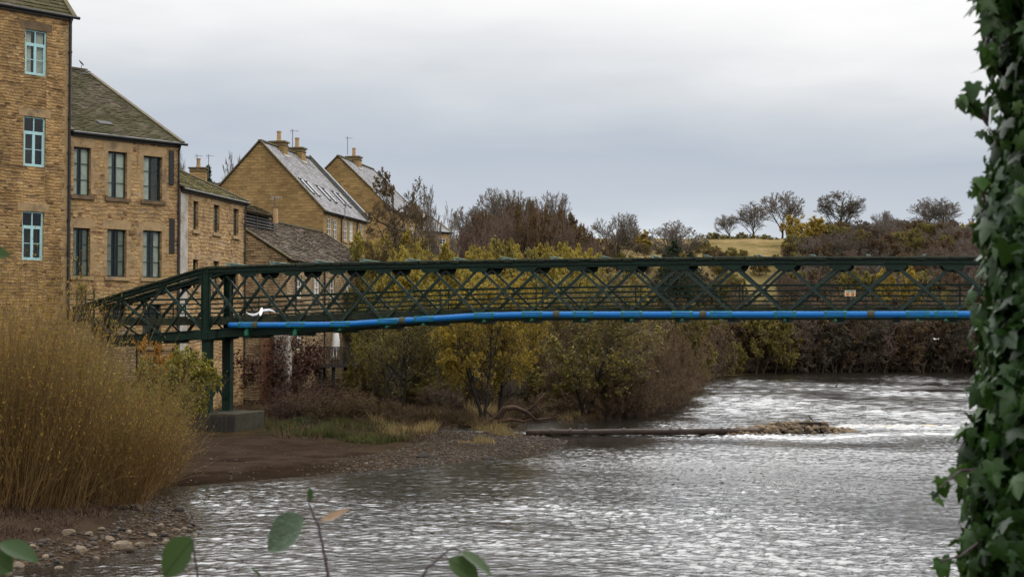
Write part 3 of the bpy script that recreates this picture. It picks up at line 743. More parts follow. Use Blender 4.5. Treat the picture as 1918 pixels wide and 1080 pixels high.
def slates(mb, e0, e1, r0, r1, nc, wid, jit=.3, lift=.035, rng=None):
    e0, e1, r0, r1 = map(Vector, (e0, e1, r0, r1)); rng = rng or random.Random(1)
    nrm = (e1 - e0).cross(r0 - e0).normalized()
    if nrm.z < 0: nrm = -nrm
    mb.poly([e0 - nrm * .03, e1 - nrm * .03, r1 - nrm * .03, r0 - nrm * .03])
    for i in range(nc):
        f0 = i / nc; f1 = min(1, (i + 1.12) / nc)
        a0, a1 = e0.lerp(r0, f0), e1.lerp(r1, f0); b0, b1 = e0.lerp(r0, f1), e1.lerp(r1, f1)
        L = (a1 - a0).length; n = max(1, int(L / (wid * (1 - .35 * f0 if jit > .2 else 1))))
        cuts = [0] + [min(.999, max(.001, (k + rng.uniform(-.25, .25) + (.5 if i % 2 else 0)) / n)) for k in range(1, n)] + [1]
        for k in range(n):
            c0, c1 = cuts[k], cuts[k + 1]
            if c1 - c0 < .001: continue
            l = lift * rng.uniform(1 - jit, 1 + jit * 1.6); dr = (f1 - f0) * rng.uniform(-jit, jit) * .10
            q0, q1 = a0.lerp(a1, c0) - (b0 - a0) * dr / max(1e-6, f1 - f0) * 1.0, a0.lerp(a1, c1) - (b1 - a1) * dr / max(1e-6, f1 - f0)
            u0, u1 = b0.lerp(b1, c0), b0.lerp(b1, c1); rr = rng.random()
            t0, t1 = q0 + nrm * l, q1 + nrm * l
            mb.add([t0, t1, u1 + nrm * .002, u0 + nrm * .002, q0 - nrm * .02, q1 - nrm * .02], [(0, 1, 2, 3), (4, 5, 1, 0)], rr)
class Building:
    def __init__(s, name, label, cat, A, t, L, W, z0, ze, rise, over=.25, vg=.12):
        s.A = Vector((A[0], A[1], 0)); s.t = Vector((t[0], t[1], 0)).normalized(); s.n = Vector((s.t.y, -s.t.x, 0))
        s.L, s.W, s.z0, s.ze, s.rise = L, W, z0, ze, rise
        s.root = empty(name, s.P(0, z0, 0), label, cat); s.over, s.vg = over, vg
    def P(s, a, z, n=0.0): p = s.A + s.t * a + s.n * n; return Vector((p.x, p.y, z))
    def walls(s, mat, holes=(), gholes=(), depth=.22):
        mb = MB(); L, W, z0, ze = s.L, s.W, s.z0, s.ze
        wall_holes(mb, s.P, L, z0, ze, list(holes), s.n, depth)
        G = lambda a, z, n: s.P(0 - n * 1.0, z, -a)         # gable at a = 0
        wall_holes(mb, G, W, z0, ze, list(gholes), -s.t, depth)
        mb.poly([s.P(0, ze), s.P(0, ze + s.rise, -W / 2), s.P(0, ze, -W)])
        mb.poly([s.P(L, z0), s.P(L, ze), s.P(L, ze + s.rise, -W / 2), s.P(L, ze, -W), s.P(L, z0, -W)])
        mb.poly([s.P(0, z0, -W), s.P(L, z0, -W), s.P(L, ze, -W), s.P(0, ze, -W)])
        s.wall = mb.build('wall', mat, s.root); return s.wall
    def roof(s, mat, nc, wid, jit=.3, lift=.035, vmat=None, back=True, seed=1):
        W, L, ze, rise, o, vg = s.W, s.L, s.ze, s.rise, s.over, s.vg
        k = rise / (W / 2); h = .10
        mb = MB(); rg = random.Random(seed)
        E = lambda a: s.P(a, ze + h - k * o, o); Rg = lambda a: s.P(a, ze + rise + h, -W / 2); Bk = lambda a: s.P(a, ze + h - k * o, -W - o)
        slates(mb, E(-vg), E(L + vg), Rg(-vg), Rg(L + vg), nc, wid, jit, lift, rg)
        if back: slates(mb, Bk(-vg), Bk(L + vg), Rg(-vg), Rg(L + vg), max(3, nc // 3), wid * 4, jit, lift, rg)
        s.roof_o = mb.build('roof', mat, s.root)
        vm = vmat or MAT['verge']
        for a in (-vg + .06, L + vg - .06):
            mb = MB(); mb.beam(E(a) + Vector((0, 0, .06)), Rg(a) + Vector((0, 0, .06)), .26, .10, s.t.cross(E(a) - Rg(a)))
            mb.beam(Bk(a) + Vector((0, 0, .06)), Rg(a) + Vector((0, 0, .06)), .26, .10, s.t.cross(Bk(a) - Rg(a)))
            mb.build('verge_coping', vm, s.roof_o)
        mb = MB(); mb.beam(Rg(-vg) + Vector((0, 0, .05)), Rg(L + vg) + Vector((0, 0, .05)), .32, .12, (0, 0, 1)); mb.build('ridge_stones', vm, s.roof_o)
    def gutter(s, r=.075, drop=.16):
        mb = MB(); mb.tube([s.P(-.05, s.ze - drop + .05, s.over + .02), s.P(s.L + .35, s.ze - drop + .05, s.over + .02)], r, 8); mb.build('gutter', MAT['iron'], s.root)
        mb = MB(); mb.beam(s.P(0, s.ze - .12, .06), s.P(s.L, s.ze - .12, .06), .22, .12, s.n); mb.build('eaves_board', MAT['iron'], s.root)
    def downpipe(s, a, zb, n=.09, r=.055):
        mb = MB(); mb.tube([s.P(a, s.ze - .12, s.over + .02), s.P(a, s.ze - .45, n), s.P(a, zb, n)], r, 8)
        z = zb + 1
        while z < s.ze - .8: mb.tube([s.P(a, z, n), s.P(a, z + .09, n)], r * 1.45, 8); z += 1.8
        mb.build('downpipe', MAT['iron'], s.root)
    def at_px(s, px, n=0.0):                                  # distance along the facade under a picture column
        u = (px - 959) / F; A = s.A + s.n * n
        return (u * A.y - A.x) / (s.t.x - u * s.t.y)
    def zpx(s, a, py): p = s.P(a, 0); return zat(p.x / p.y * F + 959, py, p.y)
    def window(s, a0, a1, z0, z1, fm, style, rec=.13, sill=True, lint=True, smat=None, lmat=None, curtain=None, gable=False):
        P = (lambda a, z, n=0: s.P(-n, z, -a)) if gable else s.P
        nrm = -s.t if gable else s.n
        w_, h_ = a1 - a0, z1 - z0; mb = MB(); B = lambda q0, q1, t=.06, th=.06: mb.beam(q0, q1, t, th, nrm)
        R = -rec
        f = .075
        B(P(a0 + f / 2, z0, R), P(a0 + f / 2, z1, R), f); B(P(a1 - f / 2, z0, R), P(a1 - f / 2, z1, R), f)
        B(P(a0 + f, z0 + f / 2, R + .002), P(a1 - f, z0 + f / 2, R + .002), f); B(P(a0 + f, z1 - f / 2, R + .002), P(a1 - f, z1 - f / 2, R + .002), f)
        am = (a0 + a1) / 2
        if style == 'casement':
            zt_ = z1 - h_ * .31
            B(P(a0 + f, zt_, R + .004), P(a1 - f, zt_, R + .004), .10); B(P(am, z0 + f, R + .006), P(am, zt_, R + .006), .14); B(P(am, zt_, R + .006), P(am, z1 - f, R + .006), .05)
            for q in ((a0 + f, am), (am, a1 - f)):
                B(P(q[0], (z0 + zt_) / 2, R + .003), P(q[1], (z0 + zt_) / 2, R + .003), .035, .03)
            for q in (a0 + f + .03, a1 - f - .03): B(P(q, z0 + f, R + .003), P(q, zt_, R + .003), .07)
            for q in (z0 + f + .03, zt_ - .08): B(P(a0 + f, q, R + .0035), P(a1 - f, q, R + .0035), .07)
        elif style == 'six':
            B(P(am, z0 + f, R + .006), P(am, z1 - f, R + .006), .06)
            for k in (1 / 3, 2 / 3): B(P(a0 + f, z0 + h_ * k, R + .003), P(a1 - f, z0 + h_ * k, R + .003), .035, .04)
        elif style == 'sash':
            B(P(a0 + f, z0 + h_ * .5, R + .003), P(a1 - f, z0 + h_ * .5, R + .003), .07); B(P(am, z0 + f, R + .005), P(am, z1 - f, R + .005), .05)
            for k in (.25, .75): B(P(a0 + f, z0 + h_ * k, R + .002), P(a1 - f, z0 + h_ * k, R + .002), .03, .03)
        elif style == 'slit':
            B(P(a0 + f, z0 + h_ * .45, R + .003), P(a1 - f, z0 + h_ * .45, R + .003), .05)
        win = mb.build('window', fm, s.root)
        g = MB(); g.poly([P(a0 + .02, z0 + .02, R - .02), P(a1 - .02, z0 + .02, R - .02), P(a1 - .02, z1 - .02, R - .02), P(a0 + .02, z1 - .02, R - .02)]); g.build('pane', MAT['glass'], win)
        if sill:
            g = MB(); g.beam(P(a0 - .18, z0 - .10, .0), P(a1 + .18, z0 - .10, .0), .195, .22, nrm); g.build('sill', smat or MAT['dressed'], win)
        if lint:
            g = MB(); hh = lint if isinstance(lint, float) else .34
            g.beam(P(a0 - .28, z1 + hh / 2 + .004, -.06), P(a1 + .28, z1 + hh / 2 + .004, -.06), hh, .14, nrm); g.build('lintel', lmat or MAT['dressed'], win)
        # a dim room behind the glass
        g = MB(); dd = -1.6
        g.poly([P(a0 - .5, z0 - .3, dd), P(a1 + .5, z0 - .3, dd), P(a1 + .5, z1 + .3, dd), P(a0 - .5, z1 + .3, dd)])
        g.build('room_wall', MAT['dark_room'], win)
        if curtain:
            for (c0, c1) in curtain:
                g = MB(); n = 14
                pts = [(a0 + w_ * (c0 + (c1 - c0) * k / n), -.30 + .04 * math.sin(k * 2.1)) for k in range(n + 1)]
                for (x0, d0), (x1, d1) in zip(pts[:-1], pts[1:]): g.poly([P(x0, z0 + .03, d0), P(x1, z0 + .03, d1), P(x1, z1 - .03, d1), P(x0, z1 - .03, d0)])
                g.build('curtain', MAT['curtain'], win)
        return win
D1 = (.683, .730); D3 = (.2, .98); DH = (.19, .982)
# tall mill at the left edge
A1 = Vector((xat(130, 76), 76, 0)); t1 = Vector((D1[0], D1[1], 0)).normalized()
b1 = Building('stone_mill', 'tall brown rubble stone mill with pale blue windows at the left edge', 'mill', A1 - t1 * 14, D1, 14, 12, 0.0, zat(130, 32, 76), 6.0, over=.15)
rows = [(42, 83, 57, 141), (41, 82, 219, 312), (40, 80, 396, 487)]
h1 = []
for (xa, xb, ya, yb) in rows:
    a, c = b1.at_px(xa), b1.at_px(xb); h1.append((a, c, b1.zpx((a + c) / 2, yb), b1.zpx((a + c) / 2, ya)))
h1 += [(a - 4.6, c - 4.6, e_, f_) for (a, c, e_, f_) in h1[:3]]
b1.walls(MAT['rubble_tan'], h1)
b1.roof(MAT['slate_moss'], 26, .45, seed=4); b1.gutter(.09, .1); b1.downpipe(13.86, 3.0, n=.1, r=.075)
for i, h in enumerate(h1): b1.window(*h, MAT['blue_frame'], 'casement', sill=False, lint=.42, lmat=MAT['dressed_dark'] if i % 3 == 0 else MAT['dressed'], curtain=[(.05, .4), (.62, .95)] if i == 0 else None)
qb = MB(); z = 1.8; k = 0
while z < b1.ze - .5:
    h = random.uniform(.28, .42); w_ = (.62, .38)[k % 2]; qb.beam(b1.P(14 - w_ / 2 - .2, z + h / 2, -.05), b1.P(14.006, z + h / 2, -.05), h - .03, .11, b1.n); z += h; k += 1
qb.build('quoin', MAT['dressed'], b1.root)
# second mill with the mossy roof
A2 = A1 + t1 * .03; A2 = Vector((A2.x, A2.y, 0))
L2 = (lambda A: ((335 - 959) / F * A.y - A.x) / (t1.x - (335 - 959) / F * t1.y))(A2)
b2 = Building('stone_warehouse', 'two storey stone warehouse with mossy slate roof and dark green windows', 'warehouse', A2, D1, L2, 21, 0.0, zat(133, 246, 76), 5.4, over=.2)
cols = [(135.5, 168), (200, 236), (267, 302)]
h2 = []
for (ya, yb, dy) in ((276, 366, 8.5), (427, 517, 2.5), (574, 650, -1.5)):
    for k, (xa, xb) in enumerate(cols):
        a, c = b2.at_px(xa), b2.at_px(xb); h2.append((max(.03, a), c, b2.zpx((a + c) / 2, yb + dy * (k - 0) * .6), b2.zpx((a + c) / 2, ya + dy * k)))
b2.walls(MAT['rubble_pink'], h2, depth=.30)
b2.roof(MAT['slate_moss'], 52, .34, seed=2, jit=.4, lift=.034); b2.gutter(.085, .1); b2.downpipe(L2 - .12, 2.0, r=.06)
for i, h in enumerate(h2):
    b2.window(*h, MAT['green_frame'], 'six', rec=.24, smat=MAT['dressed_dark'] if i < 3 else MAT['dressed'], lint=.55 if i < 3 else .48, curtain=([(.04, .34), (.55, .97)] if i < 2 else [(.04, .42)] if i == 2 else [(.05, .35), (.7, .95)] if i in (3, 4, 5) else None))
for (xa, xb, ya, yb) in ((314, 323, 282, 346), (316, 325, 409, 474)):
    a, c = b2.at_px(xa), b2.at_px(xb); mb = MB(); zc_ = (b2.zpx(a, ya) + b2.zpx(a, yb)) / 2
    mb.beam(b2.P((a + c) / 2, b2.zpx(a, yb), .02), b2.P((a + c) / 2, b2.zpx(a, ya), .02), c - a, .10, b2.n); mb.build('iron_tie_plate', MAT['iron'], b2.root)
mb = MB(); k = 0
for (a, z) in ((1.7, 3.2), (3.9, 5.6), (1.6, 5.2)): pass
for i in range(6):                                         # dressed jamb blocks between the windows
    h = h2[i]; mb = MB()
    zz_ = h[2] + .1; kk = i
    while zz_ < h[3] - .35:
        hh = random.uniform(.3, .55); ww = (.5, .25)[kk % 2] * random.uniform(.8, 1.2); kk += 1
        mb.beam(b2.P(h[1] + .004, zz_ + hh / 2, -.055), b2.P(h[1] + ww, zz_ + hh / 2, -.055), hh - .03, .12, b2.n)
        if h[0] > .6: mb.beam(b2.P(h[0] - ww * .8, zz_ + hh / 2, -.055), b2.P(h[0] - .004, zz_ + hh / 2, -.055), hh - .03, .12, b2.n)
        zz_ += hh
    mb.build('jamb_stone', MAT['dressed'], b2.root)['kind'] = 'stuff'
a = b2.at_px(222); p = b2.P(a, b2.ze)
mb = MB(); kk = b2.rise / (b2.W / 2); q = 1.5
mb.beam(b2.P(a - .5, b2.ze + .17 + kk * q, -q), b2.P(a + .4, b2.ze + .17 + kk * q, -q), .5, .02, Vector((0, 0, 1)) + b2.n * kk); mb.build('lead_patch', MAT['louvre'], b2.roof_o)
# low annexe with slit windows
A3 = b2.P(L2, 0) + Vector((.02, 0.05, 0)); A3 = Vector((xat(337, A3.y), A3.y, 0))
t3 = Vector((D3[0], D3[1], 0)).normalized()
L3 = ((457 - 959) / F * A3.y - A3.x) / (t3.x - (457 - 959) / F * t3.y)
b3 = Building('stone_annexe', 'low stone annexe with narrow slit windows and moss green roof', 'annexe', A3, D3, L3, 10.5, 0.0, zat(337, 351, A3.y), 2.35, over=.2)
h3 = []
for (xa, xb, ya, yb) in ((361, 370.5, 377, 431), (399, 410, 384, 436), (436, 446, 391, 442), (361, 370.5, 486, 540), (399, 410, 489, 540), (436, 446, 494, 542)):
    a, c = b3.at_px(xa), b3.at_px(xb); h3.append((a, c, b3.zpx((a + c) / 2, yb), b3.zpx((a + c) / 2, ya)))
b3.walls(MAT['rubble_pink'], h3, depth=.28)
b3.roof(MAT['slate_green'], 18, .45, seed=6, jit=.4); b3.gutter(.08, .12); b3.downpipe(L3 - .1, 2.0)
for h in h3: b3.window(*h, MAT['green_frame'], 'slit', rec=.2, lint=.30)
mb = MB(); mb.beam(b3.P(.5, 2, -.045), b3.P(.5, b3.ze - .3, -.045), 1.0, .1, b3.n); mb.build('render_strip', MAT['render'], b3.root)
# barn with louvred roof vent
A4 = Vector((xat(537, 92), 92, 0))
b4 = Building('slate_barn', 'low stone barn with dark slate roof and louvred ridge vent', 'barn', A4, DH, 22, 10, 0.0, zat(537, 484, 92), 3.15, over=.3, vg=.05)
h4 = []
for (xa, xb, ya, yb) in ((556, 566, 516, 558), (588, 599, 517, 560), (617, 627, 520, 560), (649, 658, 524, 562), (556, 566, 610, 655), (622, 634, 622, 668), (650, 658, 622, 668)):
    a, c = b4.at_px(xa), b4.at_px(xb); h4.append((a, c, b4.zpx((a + c) / 2, yb), b4.zpx((a + c) / 2, ya)))
b4.walls(MAT['rubble_grey'], h4)
b4.roof(MAT['slate_brown'], 24, .5, seed=8, jit=.5, lift=.05)
for h in h4: b4.window(*h, MAT['white_frame'], 'sash', rec=.12)
b4.downpipe(b4.at_px(552), 2.2); b4.downpipe(b4.at_px(606), 2.2)
mb = MB(); mb.beam(b4.P(-.045, .2, -1.0), b4.P(-.045, 5.0, -1.0), 1.5, .09, -b4.t); mb.build('brick_patch', MAT['brick'], b4.root)
mb = MB(); mb.beam(b4.P(-.35, .2, -.1), b4.P(-.35, 5.4, -.1), .95, .7, -b4.t); mb.build('rendered_buttress', MAT['render'], b4.root)
a0_, n0_ = 1.2, -3.4                                        # louvre vent near the ridge
zr = b4.ze + 3.15
vent = MB(); vz0, vz1 = zat(500, 437, 94), zat(500, 408, 94)
vL0 = 0.3; vL1 = ((525 - 959) / F * (b4.A.y - n0_ * 0) - b4.A.x)
V = lambda a, z, n=0: b4.P(a, z, n0_ + n)
vb = MB(); vl0, vl1 = .2, 6.4
zb0 = b4.ze + (3.15 / 5) * 3.4
for k in range(5):
    z = zb0 - .05 + k * .2; vb.beam(V(vl0, z + .08, .05), V(vl1, z + .08, .05), .15, .03, b4.n * .8 + Vector((0, 0, .7)))
for a in (vl0, (vl0 + vl1) / 2, vl1): vb.beam(V(a, zb0 - .2, .03), V(a, zb0 + 1.05, .03), .12, .14, b4.n)
vb.beam(V(vl0, zb0 + 1.08, .08), V(vl1, zb0 + 1.08, .08), .14, .2, b4.n)
ve = vb.build('louvre_vent', MAT['louvre'], b4.root)
vb = MB(); vb.beam(V(vl0, zb0 + .45, -.25), V(vl1, zb0 + .45, -.25), 1.3, .04, b4.n); vb.build('vent_back', MAT['wood_dark'], ve)
vb = MB(); slates(vb, V(vl0 - .2, zb0 + 1.16, .35), V(vl1 + .2, zb0 + 1.16, .35), V(vl0 - .2, zb0 + 1.9, -1.4), V(vl1 + .2, zb0 + 1.9, -1.4), 6, .5, .4, .05); vb.build('vent_roof', MAT['slate_moss'], ve)
# three storey houses beyond
def chimney(b, a, n, wa, wn, zt_, pots=1, mat='ashlar', base=1.2):
    mb = MB(); zb_ = b.ze + b.rise - base
    c = b.P(a, (zb_ + zt_) / 2, n); mb.box(c, (wa / 2, wn / 2, (zt_ - zb_) / 2), (b.t.x, b.t.y))
    ch = mb.build('chimney', MAT[mat], b.root)
    mb = MB(); mb.box(b.P(a, zt_ + .07, n), (wa / 2 + .12, wn / 2 + .12, .07), (b.t.x, b.t.y)); mb.box(b.P(a, zt_ - .22, n), (wa / 2 + .05, wn / 2 + .05, .05), (b.t.x, b.t.y)); mb.build('chimney_cap', MAT['verge'], ch)
    for k in range(pots):
        q = (k - (pots - 1) / 2) * .5
        mb = MB(); p = b.P(a + q, zt_ + .14, n); mb.tube([p, p + Vector((0, 0, .12)), p + Vector((0, 0, .14)), p + Vector((0, 0, .75)), p + Vector((0, 0, .77)), p + Vector((0, 0, .88))], [.24, .24, .19, .17, .21, .21], 10); mb.build('chimney_pot', MAT['pot'], ch)
    mb = MB(); k = b.rise / (b.W / 2)
    for sg in (1,): mb.beam(b.P(a - wa / 2 - .15, b.ze + b.rise - (wn / 2 + .12) * k + .16, -b.W / 2 + wn / 2 + .12), b.P(a + wa / 2 + .15, b.ze + b.rise - (wn / 2 + .12) * k + .16, -b.W / 2 + wn / 2 + .12), .3, .02, b.n * .7 + Vector((0, 0, .7)))
    mb.build('flashing', MAT['render'], ch)
def skylight(b, px0, py0, L=.8, H=1.25):
    k = b.rise / (b.W / 2)
    best = None
    for q in [x * .05 for x in range(0, int(b.W / 2 / .05))]:
        for dummy in (0,):
            A = b.A - b.n * q; u = (px0 - 959) / F
            a = (u * A.y - A.x) / (b.t.x - u * b.t.y); p = b.P(a, b.ze + .14 + k * q, -q)
            py = 540 - F * math.tan(math.atan2(p.z - EYE, p.y) - TH)
            if best is None or abs(py - py0) < best[0]: best = (abs(py - py0), a, q)
    _, a, q = best
    up = (b.n * -1 + Vector((0, 0, k))).normalized(); nr = (b.n * k + Vector((0, 0, 1))).normalized()
    c = b.P(a, b.ze + .16 + k * q, -q)
    mb = MB(); p0, p1 = c - up * H / 2, c + up * H / 2
    for sgn in (-1, 1): mb.beam(p0 + b.t * sgn * L / 2 + nr * .02, p1 + b.t * sgn * L / 2 + nr * .02, .05, .06, nr)
    for p in (p0, p1): mb.beam(p - b.t * (L / 2 - .045) + nr * .05, p + b.t * (L / 2 - .045) + nr * .05, .09, .14, nr)
    mb.beam(p1 + up * .12 - b.t * L / 2 + nr * .03, p1 + up * .12 + b.t * L / 2 + nr * .03, .14, .04, nr)
    sk = mb.build('skylight', MAT['lead'], b.roof_o)
    return sk, c, up, nr, L, H
def add_sky(b, lst, L=.8, H=1.3):
    for (px, py) in lst:
        sk, c, up, nr, l, h = skylight(b, px, py, L, H)
        mb = MB(); mb.poly([c - up * h / 2 - b.t * l / 2 + nr * .07, c - up * h / 2 + b.t * l / 2 + nr * .07, c + up * h / 2 + b.t * l / 2 + nr * .07, c + up * h / 2 - b.t * l / 2 + nr * .07])
        o = mb.build('skylight_glass', MAT['sky_glass'], b.roof_o)
m_, nt_, bb_ = new_mat('sky_glass'); setp(nt_, bb_, Base_Color=(.012, .014, .016), Roughness=.06); MAT['sky_glass'] = m_
def house(name, label, ax, ex, d, apy, epy, endx, cat='house'):
    de = d - 1.0
    ap = at(ax, apy, d); e = at(ex, epy, de)
    t = Vector((DH[0], DH[1], 0)).normalized()
    L = ((endx - 959) / F * e.y - e.x) / (t.x - (endx - 959) / F * t.y)
    hw = (Vector((ap.x, ap.y, 0)) - Vector((e.x, e.y, 0))).dot(-Vector((t.y, -t.x, 0)))
    return Building(name, label, cat, (e.x, e.y), DH, L, 2 * hw, 0.5, e.z, ap.z - e.z, over=.25, vg=.1)
b5 = house('gabled_house', 'nearer tall gabled stone house with two ridge chimneys and grey roof', 487, 606, 115, 266, 394, 686)
h5 = []
for xc in (616, 627, 646.5, 657.5, 676, 685):
    a = b5.at_px(xc)
    if a < b5.L - .6: h5 += [(a - .45, a + .45, b5.zpx(a, 448 + (xc - 616) * .09), b5.zpx(a, 409 + (xc - 616) * .20)), (a - .45, a + .45, b5.zpx(a, 500), b5.zpx(a, 462 + (xc - 616) * .12))]
b5.walls(MAT['ashlar'], h5, depth=.15)
b5.roof(MAT['slate_grey'], 34, .4, seed=9, jit=.15, lift=.02)
for h in h5: b5.window(*h, MAT['white_frame'], 'sash', rec=.06, lint=.25)
b5.downpipe(b5.at_px(637.5), 3); b5.downpipe(b5.at_px(667), 3); b5.gutter(.07, .12)
chimney(b5, b5.at_px(521, -b5.W / 2) , -b5.W / 2, 1.0, 1.25, zat(521, 266, 118.5), base=1.3); chimney(b5, b5.at_px(555, -b5.W / 2), -b5.W / 2, 1.0, 1.25, zat(555, 278, 123), base=1.3)
add_sky(b5, [(574, 350), (585, 355), (605, 362), (617, 367), (634, 372), (644, 376)], .40, 1.7)
b6 = house('gabled_house', 'farther tall gabled stone house with one ridge chimney, behind the bare alder', 633, 735, 140, 294, 393, 792)
h6 = []
for xc in (757, 772, 786):
    a = b6.at_px(xc); h6 += [(a - .45, a + .45, b6.zpx(a, 452), b6.zpx(a, 424)), (a - .45, a + .45, b6.zpx(a, 500), b6.zpx(a, 470))]
b6.walls(MAT['ashlar'], h6, depth=.15)
b6.roof(MAT['slate_grey'], 32, .42, seed=12, jit=.15, lift=.02); b6.gutter(.07, .12)
for h in h6: b6.window(*h, MAT['white_frame'], 'sash', rec=.06, lint=.25)
chimney(b6, b6.at_px(662, -b6.W / 2), -b6.W / 2, 1.1, 1.3, zat(662, 291, 143), base=1.4)
add_sky(b6, [(714, 373), (723, 378), (735, 386)], .45, 1.9)
# dark flashed parapet between the two houses
mb = MB(); k = b5.rise / (b5.W / 2)
mb.beam(b5.P(b5.L + .32, b5.ze + .25, .1), b5.P(b5.L + .32, b5.ze + b5.rise + .3, -b5.W / 2), .5, .35, b5.t.cross(Vector((0, 0, 1)) + b5.n * k)); mb.build('party_wall_flashing', MAT['lead'], b5.root)
A7 = Vector((xat(778, 158), 158, 0)); L7 = ((842 - 959) / F * A7.y - A7.x) / (t1.x - (842 - 959) / F * t1.y)
b7 = Building('end_cottage', 'small stone cottage with grey hipped-looking roof at the end of the row', 'cottage', A7, D1, L7, 13, 0.5, zat(778, 430, 158), 3.6, over=.2)
h7 = []
for xc in (797, 829):
    a = b7.at_px(xc); h7.append((a - .5, a + .5, b7.zpx(a, 468), b7.zpx(a, 447)))
b7.root['label'] = 'small stone cottage with grey slate roof at the far end of the row'
b7.walls(MAT['ashlar'], h7, depth=.15); b7.roof(MAT['slate_grey'], 22, .45, seed=14, jit=.15, lift=.02); b7.gutter(.07, .12)
for h in h7: b7.window(*h, MAT['white_frame'], 'sash', rec=.06, lint=.25)
A8 = Vector((xat(432, 125), 125, 0))
b8 = Building('back_cottage', 'distant cottage showing only its slate roof and chimney above the annexe', 'cottage', A8, (-.98, .2), 6.5, 8, 2.0, zat(432, 342, 125) - .2, .9, over=.2)
b8.n = -b8.n
b8.A = Vector((xat(382, 132), 130, 0)); b8.t = Vector((1, .05, 0)).normalized(); b8.n = Vector((b8.t.y, -b8.t.x, 0)); b8.root.location = b8.P(0, 2.0); LOC[b8.root.name] = b8.P(0, 2.0)
b8.walls(MAT['ashlar']); b8.roof(MAT['slate_brown'], 8, .5, seed=3, jit=.2)
chimney(b8, b8.at_px(370, -4), -4, 1.5, .9, zat(370, 317, 134), base=1.4)
# tv aerials: mast with a yagi
def aerial(px, pytop, pybot, d, label, boom=(.9, .1), name='tv_aerial'):
    p = at(px, pybot, d); zt_ = zat(px, pytop, d)
    o = empty(name, p, label, 'aerial', 'tv aerials on the rooftops')
    mb = MB(); mb.tube([p, Vector((p.x, p.y, zt_))], .032, 6); mb.build('mast', MAT['grey_metal'], o)
    mb = MB(); a = Vector((boom[0], boom[1], 0)).normalized(); c = Vector((-a.y, a.x, 0)); q = Vector((p.x, p.y, zt_ - .15))
    mb.tube([q - a * .2, q + a * .5], .022, 6)
    for k in range(7): mb.tube([q + a * (-.18 + k * .11) - c * .25 - Vector((0, 0, .22 if k == 0 else .08)), q + a * (-.18 + k * .11) + c * .25 + Vector((0, 0, .22 if k == 0 else .08))], .014, 5)
    mb.build('antenna', MAT['grey_metal'], o); return o
aerial(548, 242, 278, 121, 'thin tv aerial between the two chimneys of the nearer gabled house')
aerial(651, 256, 290, 143, 'thin tv aerial beside the chimney of the farther gabled house')
aerial(369, 289, 318, 133.2, 'tv aerial above the distant cottage, left one of the pair')
aerial(390.5, 289, 334, 134, 'tv aerial above the distant cottage, right one of the pair')
aerial(514, 366, 402, 97, 'dark tv aerial standing above the louvred barn vent', (.9, .3))
aerial(646, 379, 411, 118, 'tv aerial at the eaves of the nearer gabled house', (.9, .3))
mb = MB(); p = at(516, 402, 96.5); mb.tube([p - Vector((0, 0, .6)), p + Vector((0, 0, .1)), p + Vector((0, 0, .4))], [.19, .17, .15], 10); mb.build('chimney_pot', MAT['pot'], b4.root)
oa = aerial(149.5, 133, 144, 87.2, 'wide tv aerial with a dark bird, on the mossy warehouse roof ridge', (.95, .1))
mb = MB(); mb.tube([at(151, 134, 87.2), at(153, 122, 87.2)], .02, 5); mb.tube([at(145, 134, 87.2), at(170, 134.5, 87.2)], .03, 5); mb.build('reflector', MAT['grey_metal'], oa)
oa['label'] = 'wide tv aerial on the mossy ridge of the warehouse roof'
# terrace with dark railing and a closed parasol
tp0, tp1 = at(594, 686, 97), at(684, 688, 98.5)
tax = (tp1 - tp0); tax.z = 0; tl = tax.length; tax.normalize(); tn = Vector((tax.y, -tax.x, 0))
ter = empty('terrace', tp0, 'dark timber terrace with black railing against the barn', 'terrace')
mb = MB(); mb.beam(tp0 - tn * 1.2, tp0 + tax * tl - tn * 1.2, 2.4, .16, (0, 0, 1)); mb.build('deck', MAT['wood_dark'], ter)
for k in range(4):
    q = tp0 + tax * (tl * (k + .5) / 4) - tn * .4; mb = MB(); mb.beam(Vector((q.x, q.y, 1.4)), q, .2, .2, tn); mb.build('post', MAT['wood_dark'], ter)
mb = MB(); ht = zat(620, 650, 97.5) - tp0.z
mb.beam(tp0 + Vector((0, 0, ht)), tp0 + tax * tl + Vector((0, 0, ht)), .07, .1, tn)
mb.beam(tp0 + Vector((0, 0, .15)), tp0 + tax * tl + Vector((0, 0, .15)), .05, .05, tn)
k = 0
while k * .11 < tl: q = tp0 + tax * (k * .11); mb.beam(q + Vector((0, 0, .1)), q + Vector((0, 0, ht - .03)), .045, .03, tn); k += 1
mb.build('railing', MAT['wood_dark'], ter)
pb = at(628, 652, 99.5); pt = at(628, 611, 99.5)
um = empty('parasol', pb, 'closed white parasol standing on the dark terrace', 'parasol')
mb = MB(); mb.tube([Vector((pb.x, pb.y, tp0.z)), pt], .03, 6); mb.build('pole', MAT['grey_metal'], um)
mb = MB(); mb.tube([pb.lerp(pt, k) + Vector((.05 * math.sin(k * 4), 0, 0)) for k in (-.1, .1, .4, .7, .9, 1)], [.26, .30, .27, .21, .12, .03], 9); mb.build('canopy', MAT['white_cloth'], um, smooth=True)
